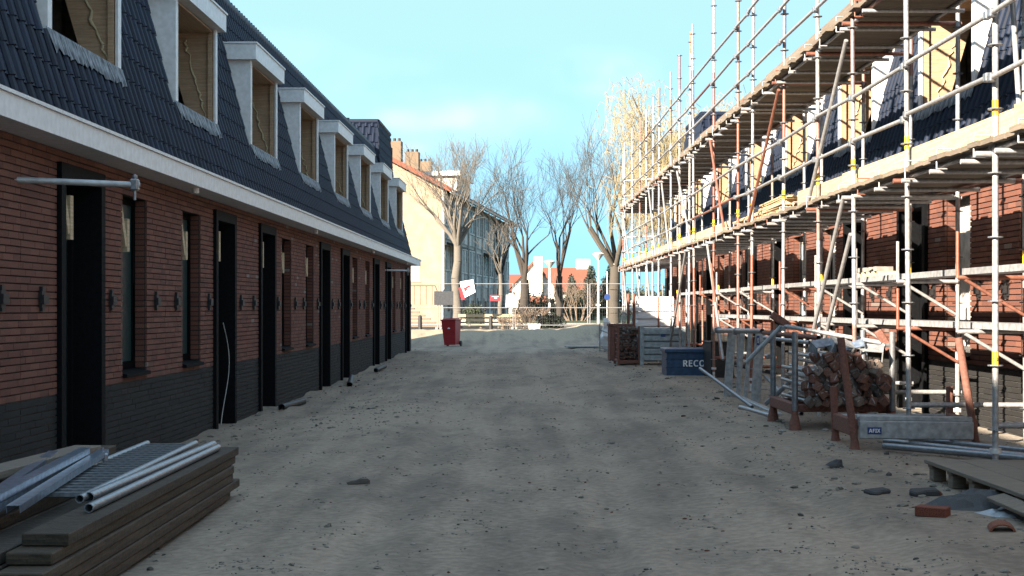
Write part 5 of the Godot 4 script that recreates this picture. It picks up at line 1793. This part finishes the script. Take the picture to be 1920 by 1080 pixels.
func cream_block(r: RandomNumberGenerator) -> void:
	var A := Vector3(-4.25, 0.5, -85)
	var B := Vector3(-0.25, 0.5, -120)
	var ux := (B - A).normalized()
	var zx := ux.cross(Vector3.UP)      # out of the street facade
	var t := Transform3D(Basis(ux, Vector3.UP, zx), A)
	var ln := (B - A).length()
	var o := thing("apartment_block", "cream gabled block with a red tiled roof, chimneys and grey panelled facade", "building", t)
	var eh := 8.2
	var dp := 10.0
	var ridge := 11.0
	# gable towards the camera (local x = 0)
	var b := MB.new()
	b.box(Vector3(0, -1, -dp), Vector3(0.3, eh, -0.002))
	b.hexa([Vector3(0, eh, 0), Vector3(0.3, eh, 0), Vector3(0.3, eh, -dp), Vector3(0, eh, -dp), Vector3(0, ridge - 0.1, -dp * 0.5 + 0.01), Vector3(0.3, ridge - 0.1, -dp * 0.5 + 0.01), Vector3(0.3, ridge - 0.1, -dp * 0.5 - 0.01), Vector3(0, ridge - 0.1, -dp * 0.5 - 0.01)])
	var gw := put(o, "gable_wall", b.mesh(), M.cream_wall)
	b = MB.new()
	b.box(Vector3(-0.04, 2.65, -3.3), Vector3(-0.003, 3.85, -1.45))
	var sg := put(gw, "white_panel", b.mesh(), M.print_white)
	b = MB.new()
	b.box(Vector3(-0.05, 3.86, -3.4), Vector3(-0.003, 3.93, -1.35)); b.box(Vector3(-0.05, 2.58, -3.4), Vector3(-0.003, 2.64, -1.35))
	put(gw, "panel_rim", b.mesh(), M.facade_grey)
	# facade
	b = MB.new()
	b.box(Vector3(0.3, -1, -0.35), Vector3(ln, eh, -0.03))
	b.box(Vector3(ln - 0.3, -1, -dp), Vector3(ln, eh, -0.36))
	b.box(Vector3(0.3, -1, -dp), Vector3(ln - 0.3, eh, -dp + 0.3))
	put(o, "facade_wall", b.mesh(), M.facade_render)
	var bays := 10
	var bw := ln / bays
	for k in bays:
		var x := k * bw
		b = MB.new()
		b.box(Vector3(x - 0.16, -0.2, -0.028), Vector3(x + 0.16, eh, 0.12))
		put(o, "pilaster", b.mesh(), M.facade_grey)
		for fl in 2:
			var y := 2.55 + fl * 2.8
			for c in 2:
				var x0 := x + 0.35 + c * (bw - 0.5) * 0.5
				var x1 := x0 + (bw - 0.9) * 0.5
				b = MB.new()
				b.box(Vector3(x0, y + 0.75, -0.028), Vector3(x0 + 0.1, y + 2.45, 0.05)); b.box(Vector3(x1 - 0.1, y + 0.75, -0.028), Vector3(x1, y + 2.45, 0.05))
				b.box(Vector3(x0 + 0.1, y + 2.35, -0.028), Vector3(x1 - 0.1, y + 2.45, 0.05)); b.box(Vector3(x0 + 0.1, y + 0.75, -0.028), Vector3(x1 - 0.1, y + 0.85, 0.05))
				var w := put(o, "window", b.mesh(), M.facade_pale)
				b = MB.new()
				b.box(Vector3(x0 + 0.1, y + 0.85, -0.026), Vector3(x1 - 0.1, y + 2.35, 0.0))
				put(w, "pane", b.mesh(), M.glass)
				if r.randf() < 0.85:
					b = MB.new()
					var f := r.randf_range(0.3, 1.0)
					b.box(Vector3(x0 + 0.12, y + 0.86, 0.003), Vector3(lerpf(x0, x1 - 0.12, f), y + (1.5 if r.randf() < 0.5 else 2.3), 0.012))
					put(w, "curtain", b.mesh(), M.curtain)
				b = MB.new()
				b.box(Vector3(x0, y - 0.05, -0.028), Vector3(x1, y + 0.70, 0.03))
				put(o, "panel", b.mesh(), M.facade_pale if (k + c + fl) % 2 == 0 else M.facade_grey)
		# basement doors
		if k > 0:
			b = MB.new()
			b.box(Vector3(x + 0.6, -0.1, -0.028), Vector3(x + 1.6, 1.7, 0.02))
			put(o, "basement_door", b.mesh(), M.facade_pale if k % 3 == 0 else M.dark_steel)
		b = MB.new()
		b.box(Vector3(x + 2.0, 0.8, -0.028), Vector3(x + 2.9, 1.5, 0.02))
		put(o, "basement_window", b.mesh(), M.glass)
	for q in [[1.2, 3.0], [4.5, 3.0], [18.0, 3.0]]:
		b = MB.new()
		b.hexa([Vector3(q[0], 4.75, 0.9), Vector3(q[0] + q[1], 4.75, 0.9), Vector3(q[0] + q[1], 4.95, 0.06), Vector3(q[0], 4.95, 0.06), Vector3(q[0], 4.82, 0.9), Vector3(q[0] + q[1], 4.82, 0.9), Vector3(q[0] + q[1], 5.1, 0.06), Vector3(q[0], 5.1, 0.06)])
		put(o, "awning", b.mesh(), M.dark_steel)
	# roof
	b = MB.new()
	b.hexa([Vector3(-0.25, eh - 0.05, 0.55), Vector3(ln + 0.3, eh - 0.05, 0.55), Vector3(ln + 0.3, ridge, -dp * 0.5), Vector3(-0.25, ridge, -dp * 0.5),
		Vector3(-0.25, eh + 0.12, 0.55), Vector3(ln + 0.3, eh + 0.12, 0.55), Vector3(ln + 0.3, ridge + 0.2, -dp * 0.5), Vector3(-0.25, ridge + 0.2, -dp * 0.5)])
	b.hexa([Vector3(-0.25, ridge, -dp * 0.5 - 0.01), Vector3(ln + 0.3, ridge, -dp * 0.5 - 0.01), Vector3(ln + 0.3, eh - 0.05, -dp - 0.5), Vector3(-0.25, eh - 0.05, -dp - 0.5),
		Vector3(-0.25, ridge + 0.2, -dp * 0.5 - 0.01), Vector3(ln + 0.3, ridge + 0.2, -dp * 0.5 - 0.01), Vector3(ln + 0.3, eh + 0.12, -dp - 0.5), Vector3(-0.25, eh + 0.12, -dp - 0.5)])
	var rf := put(o, "roof", b.mesh(), M.roof_red)
	b = MB.new()
	b.hexa([Vector3(-0.31, eh - 0.15, 0.56), Vector3(-0.26, eh - 0.15, 0.56), Vector3(-0.26, ridge - 0.05, -dp * 0.5), Vector3(-0.31, ridge - 0.05, -dp * 0.5),
		Vector3(-0.31, eh + 0.16, 0.56), Vector3(-0.26, eh + 0.16, 0.56), Vector3(-0.26, ridge + 0.24, -dp * 0.5), Vector3(-0.31, ridge + 0.24, -dp * 0.5)])
	put(rf, "verge_board", b.mesh(), M.roof_red)
	b = MB.new()
	b.box(Vector3(-0.3, eh - 0.18, 0.50), Vector3(ln + 0.3, eh - 0.06, 0.68))
	put(rf, "eaves_gutter", b.mesh(), M.facade_pale)
	for q in [[1.0, -3.2, 0.95, 1.1], [7.0, -3.2, 0.95, 1.0], [13.0, -3.4, 1.0, 0.9]]:
		b = MB.new()
		b.bevbox(Vector3(0.6, 1.9, 0.95), 0.02, tf(q[0], 10.4, q[1]))
		var ch := put(rf, "chimney", b.mesh(), M.chimney_brick)
		for k in 3:
			b = MB.new()
			b.tube(Vector3(q[0], 11.35, q[1] - 0.3 + k * 0.3), Vector3(q[0], 11.55, q[1] - 0.3 + k * 0.3), 0.1, 0.09, 8)
			put(ch, "chimney_pot", b.mesh(), M.dark_steel)
	b = MB.new()
	b.box(Vector3(8.0, 8.3, -2.4), Vector3(14.0, 9.85, -0.35))
	var dm := put(rf, "roof_dormer", b.mesh(), M.facade_render)
	b = MB.new()
	b.box(Vector3(7.7, 9.86, -2.8), Vector3(14.3, 10.15, -0.1))
	put(dm, "flat_roof", b.mesh(), M.print_white)

func white_house() -> void:
	var o := thing("white_house", "low white rendered house with a red tiled roof and broad chimney", "house", Transform3D(Basis.from_scale(Vector3.ONE * 1.36), Vector3(3.0, 0.3, -152)))
	var b := MB.new()
	var w := 1.6
	b.box(Vector3(-2.2, -0.5, -9), Vector3(1.2, 2.6, 0))
	b.hexa([Vector3(-2.2, 2.6, 0), Vector3(1.2, 2.6, 0), Vector3(1.2, 2.6, -9), Vector3(-2.2, 2.6, -9), Vector3(-0.55, 4.4, 0), Vector3(-0.45, 4.4, 0), Vector3(-0.45, 4.4, -9), Vector3(-0.55, 4.4, -9)])
	put(o, "wall", b.mesh(), M.white_wall)
	b = MB.new()
	b.hexa([Vector3(1.5, 2.30, 0.2), Vector3(1.55, 2.45, 0.2), Vector3(1.55, 2.45, -9.2), Vector3(1.5, 2.30, -9.2), Vector3(-0.5, 4.45, 0.2), Vector3(-0.5, 4.65, 0.2), Vector3(-0.5, 4.65, -9.2), Vector3(-0.5, 4.45, -9.2)])
	b.hexa([Vector3(-2.55, 2.45, 0.2), Vector3(-2.5, 2.30, 0.2), Vector3(-2.5, 2.30, -9.2), Vector3(-2.55, 2.45, -9.2), Vector3(-0.5, 4.65, 0.2), Vector3(-0.5, 4.45, 0.2), Vector3(-0.5, 4.45, -9.2), Vector3(-0.5, 4.65, -9.2)])
	put(o, "roof", b.mesh(), M.roof_red)
	b = MB.new()
	b.bevbox(Vector3(0.7, 5.2, 0.5), 0.02, tf(-0.1, 2.4, 0.25))
	put(o, "chimney", b.mesh(), M.white_wall)
	b = MB.new()
	b.hexa([Vector3(-1.3, 1.2, 1.4), Vector3(0.6, 1.2, 1.4), Vector3(0.6, 1.2, 0.52), Vector3(-1.3, 1.2, 0.52), Vector3(-1.3, 1.3, 1.4), Vector3(0.6, 1.3, 1.4), Vector3(0.5, 1.8, 0.52), Vector3(-1.2, 1.8, 0.52)])
	put(o, "porch_roof", b.mesh(), M.roof_red)
	# its neighbour's long roof
	o = thing("red_roofed_house", "house with a long red roof beyond the white gabled house", "house", Transform3D(Basis.from_scale(Vector3.ONE * 1.36), Vector3(6.0, 0.3, -170)))
	b = MB.new()
	b.box(Vector3(-2.6, -0.5, -8), Vector3(3.4, 2.4, 0))
	put(o, "wall", b.mesh(), M.white_wall)
	b = MB.new()
	b.hexa([Vector3(-2.9, 2.3, 0.4), Vector3(3.7, 2.3, 0.4), Vector3(3.7, 2.3, -8.4), Vector3(-2.9, 2.3, -8.4), Vector3(-2.6, 4.6, -3.9), Vector3(2.6, 4.6, -3.9), Vector3(2.6, 4.6, -4.1), Vector3(-2.6, 4.6, -4.1)])
	put(o, "roof", b.mesh(), M.roof_red)
	b = MB.new()
	b.bevbox(Vector3(1.3, 1.6, 0.7), 0.02, tf(2.2, 4.6, -4))
	put(o, "chimney", b.mesh(), M.white_wall)
	o = thing("far_house", "distant house with an orange roof beside the cream block's end", "house", Transform3D(Basis.from_scale(Vector3.ONE * 1.3), Vector3(-0.4, 0.3, -168)))
	b = MB.new()
	b.box(Vector3(-1.5, -0.5, -7), Vector3(1.7, 2.6, 0))
	put(o, "wall", b.mesh(), M.white_wall)
	b = MB.new()
	b.hexa([Vector3(-1.8, 2.5, 0.4), Vector3(2.0, 2.5, 0.4), Vector3(2.0, 2.5, -7.4), Vector3(-1.8, 2.5, -7.4), Vector3(-1.3, 4.1, -3.4), Vector3(1.4, 4.1, -3.4), Vector3(1.4, 4.1, -3.6), Vector3(-1.3, 4.1, -3.6)])
	put(o, "roof", b.mesh(), M.roof_red)

# ------------------------------------------------------------------ trees
func grow(b: MB, r: RandomNumberGenerator, p: Vector3, dir: Vector3, ln: float, rad: float, lv: int, spread: float) -> void:
	var seg := 3
	var q := p
	var d := dir
	var rr := rad
	for k in seg:
		d = (d + Vector3(r.randf_range(-1, 1), r.randf_range(-0.4, 0.9), r.randf_range(-1, 1)) * 0.13).normalized()
		var q2 := q + d * (ln / seg)
		var r2 := maxf(rad * (1.0 - 0.5 * (k + 1) / seg), 0.0065)
		b.tube(q, q2, rr, r2, 6 if lv > 2 else (4 if lv > 0 else 3), false)
		q = q2; rr = r2
		if lv > 0 and (k > 0 or r.randf() < 0.3):
			var n := 1 if k < seg - 1 else 2
			for c in n:
				var an := r.randf() * TAU
				var u := d.cross(Vector3(0.3, 0.2, 0.9)).normalized()
				var w := d.cross(u)
				var sp := spread * r.randf_range(0.55, 1.2)
				var nd := (d + (u * cos(an) + w * sin(an)) * sp + Vector3(0, 0.12, 0)).normalized()
				grow(b, r, q, nd, ln * r.randf_range(0.55, 0.82), rr * r.randf_range(0.5, 0.75), lv - 1, spread)

func tree(called: String, label: String, base: Vector3, th: float, tr_: float, ch: float, cw: float, sd: int, mt: Material, mc: Material, limbs: int, spread: float) -> void:
	var r := RandomNumberGenerator.new()
	r.seed = sd
	var o := thing(called, label, "tree", Transform3D(Basis(), base))
	var b := MB.new()
	var pts := [Vector3(0, -0.3, 0)]
	var rad := [tr_ * 1.25]
	for k in 5:
		var f := (k + 1) / 5.0
		pts.append(Vector3(r.randf_range(-0.06, 0.06) * th * 0.3, th * f, r.randf_range(-0.05, 0.05)))
		rad.append(tr_ * lerpf(1.05, 0.85, f) * (1.0 if k != 2 else 1.08))
	b.path(pts, rad, 12)
	put(o, "trunk", b.mesh(), mt)
	b = MB.new()
	var top: Vector3 = pts[5]
	for k in limbs:
		var an := TAU * k / limbs + r.randf_range(-0.4, 0.4)
		var sp := spread * r.randf_range(0.35, 1.25)
		if k == 0: sp = 0.1
		var d := Vector3(cos(an) * sp, 1.0, sin(an) * sp).normalized()
		grow(b, r, top - Vector3(0, r.randf() * th * 0.12, 0), d, ch * r.randf_range(0.40, 0.50), tr_ * r.randf_range(0.35, 0.55), 4 if ch > 4 else 3, 0.55)
	put(o, "crown", b.mesh(), mc)

func willow(base: Vector3, r: RandomNumberGenerator) -> void:
	var o := thing("willow_tree", "large yellowish weeping willow rising behind the scaffolding", "tree", Transform3D(Basis(), base))
	var b := MB.new()
	b.path([Vector3(0, -0.3, 0), Vector3(0.1, 2.0, 0), Vector3(-0.1, 4.2, 0)], [0.7, 0.55, 0.5], 12)
	put(o, "trunk", b.mesh(), M.bark_pale)
	b = MB.new()
	var tw := MB.new()
	for k in 32:
		var an := TAU * k / 32.0 + r.randf_range(-0.3, 0.3)
		var reach := r.randf_range(0.8, 5.2)
		var h := r.randf_range(6.0, 13.6) - reach * 0.3
		var p0 := Vector3(0, r.randf_range(3.0, 4.2), 0)
		var p3 := Vector3(cos(an) * reach, h, sin(an) * reach)
		var p1 := p0.lerp(p3, 0.35) + Vector3(0, 1.2, 0); var p2 := p0.lerp(p3, 0.7) + Vector3(0, 0.8, 0)
		b.path([p0, p1, p2, p3], [0.18, 0.12, 0.07, 0.03], 6)
		for j in 200:
			var f := r.randf_range(0.3, 1.05)
			var q: Vector3 = p1.lerp(p3, f) + Vector3(r.randfn() * 0.9, r.randf_range(-0.8, 1.0), r.randfn() * 0.9)
			var ln := r.randf_range(0.5, 1.7)
			var out := Vector3(r.randf_range(-0.5, 0.5), 0.25, r.randf_range(-0.5, 0.5))
			var a1 := q + out * 0.7
			var a2 := a1 + out * 0.4 + Vector3(0, -ln * 0.5, 0)
			var a3 := a2 + out * 0.1 + Vector3(r.randf_range(-0.1, 0.1), -ln * 0.5, 0)
			var g := r.randf_range(0.75, 1.2)
			tw.col = Color(g, g * r.randf_range(0.92, 1.05), g)
			tw.tube(q, a1, 0.014, 0.013, 3, false); tw.tube(a1, a2, 0.013, 0.011, 3, false); tw.tube(a2, a3, 0.011, 0.007, 3, false)
	put(o, "limbs", b.mesh(), M.bark_pale)
	put(o, "crown", tw.mesh(), M.willow_twig)

func leafy(b: MB, r: RandomNumberGenerator, c: Vector3, s: Vector3, n: int, leaf: float, tone: Color) -> void:
	for k in n:
		var d := Vector3(r.randfn(), r.randfn(), r.randfn()).normalized() * pow(r.randf(), 0.33)
		var p := c + d * s * (1.0 + 0.18 * sin(d.x * 9 + c.x) * cos(d.y * 7 + c.z))
		var u := Vector3(r.randfn(), r.randfn(), r.randfn()).normalized()
		var w := u.cross(Vector3(r.randfn(), r.randfn(), r.randfn())).normalized()
		var l := leaf * r.randf_range(0.6, 1.3)
		b.col = tone * r.randf_range(0.65, 1.4)
		b.quad(p - u * l, p + w * l * 0.45, p + u * l, p - w * l * 0.45)

func plants(r: RandomNumberGenerator) -> void:
	var spec := [
		["evergreen_shrub", "dark evergreen shrub behind the site fence by the banded lamp post", Vector3(2.0, 0.5, -63.0), Vector3(0.75, 0.62, 0.5), 2600, 0.06, Color(0.022, 0.032, 0.02), "shrub"],
		["clipped_hedge", "long green hedge in front of the white house", Vector3(3.2, 0.5, -98), Vector3(3.2, 1.9, 0.8), 4200, 0.12, Color(0.06, 0.085, 0.03), "hedge"],
		["clipped_hedge", "tall dull green hedge closing the far side of the lawn", Vector3(14.5, 0.5, -139), Vector3(8.0, 3.0, 1.0), 9000, 0.16, Color(0.05, 0.06, 0.034), "hedge"],
		["conifer", "broad dark conifer beyond the red roofs", Vector3(7.7, 0.5, -135), Vector3(1.4, 5.2, 1.4), 4200, 0.14, Color(0.03, 0.045, 0.035), "conifer"],
		["conifer", "narrow dark conifer beside the round blue sign", Vector3(8.9, 0.5, -128), Vector3(1.1, 4.9, 1.1), 3600, 0.13, Color(0.025, 0.04, 0.028), "conifer"],
		["conifer", "low dark conifer between the red roof and its taller neighbour", Vector3(6.1, 0.5, -140), Vector3(1.2, 4.4, 1.2), 3000, 0.14, Color(0.04, 0.055, 0.045), "conifer"],
		["garden_shrub", "dark green shrub against the basement of the cream block", Vector3(-2.3, 0.5, -80), Vector3(0.8, 1.0, 0.6), 2200, 0.08, Color(0.03, 0.045, 0.02), "shrub"]]
	for q in spec:
		var o := thing(q[0], q[1], q[7], Transform3D(Basis(), q[2]))
		var b := MB.new()
		var s: Vector3 = q[3]
		if q[0] == "conifer":
			for k in 9:
				var f := k / 9.0
				leafy(b, r, Vector3(r.randf_range(-0.2, 0.2), s.y * (0.08 + 0.9 * f), 0), Vector3(s.x * (1.0 - f * 0.85), s.y * 0.12, s.z * (1.0 - f * 0.85)), int(q[4] * (1.1 - f) / 5.0), q[5], q[6])
		elif q[0] == "clipped_hedge":
			for k in 14:
				leafy(b, r, Vector3(-s.x + s.x * 2 * (k + 0.5) / 14, s.y * 0.5 + r.randf_range(-0.08, 0.08), 0), Vector3(s.x / 11, s.y * 0.52, s.z), q[4] / 14, q[5], q[6])
		else:
			for k in 7:
				var off := Vector3(r.randf_range(-0.6, 0.6) * s.x, s.y * r.randf_range(0.35, 0.8), r.randf_range(-0.4, 0.4) * s.z)
				leafy(b, r, off, s * 0.55, q[4] / 7, q[5], q[6])
		put(o, "foliage", b.mesh(), M.leaf_dark)
		b = MB.new()
		b.tube(Vector3(0, -0.2, 0), Vector3(0, s.y * 0.8, 0), 0.08, 0.03, 8)
		put(o, "stem", b.mesh(), M.bark_dark)
	# twiggy bare bushes
	for q in [["bare_bush", "dry brown twiggy bush behind the planter", Vector3(0.85, 0.5, -62.9), 1.0, 7, M.twig], ["bare_bush", "large pale grey twiggy bush on the lawn before the conifers", Vector3(4.3, 0.5, -92), 2.6, 15, M.twig], ["bare_bush", "low brown twiggy bush along the timber fence", Vector3(-0.2, 0.5, -62.7), 0.6, 21, M.twig]]:
		var rr := RandomNumberGenerator.new()
		rr.seed = q[4]
		var o := thing(q[0], q[1], "bush", Transform3D(Basis(), q[2]))
		var b := MB.new()
		for k in 12:
			var an := TAU * k / 12.0
			grow(b, rr, Vector3(cos(an) * 0.2 * q[3], -0.05, sin(an) * 0.2 * q[3]), Vector3(cos(an) * 0.6, 1, sin(an) * 0.6).normalized(), q[3] * 0.5, 0.02 * q[3], 3, 0.7)
		put(o, "twigs", b.mesh(), q[5])
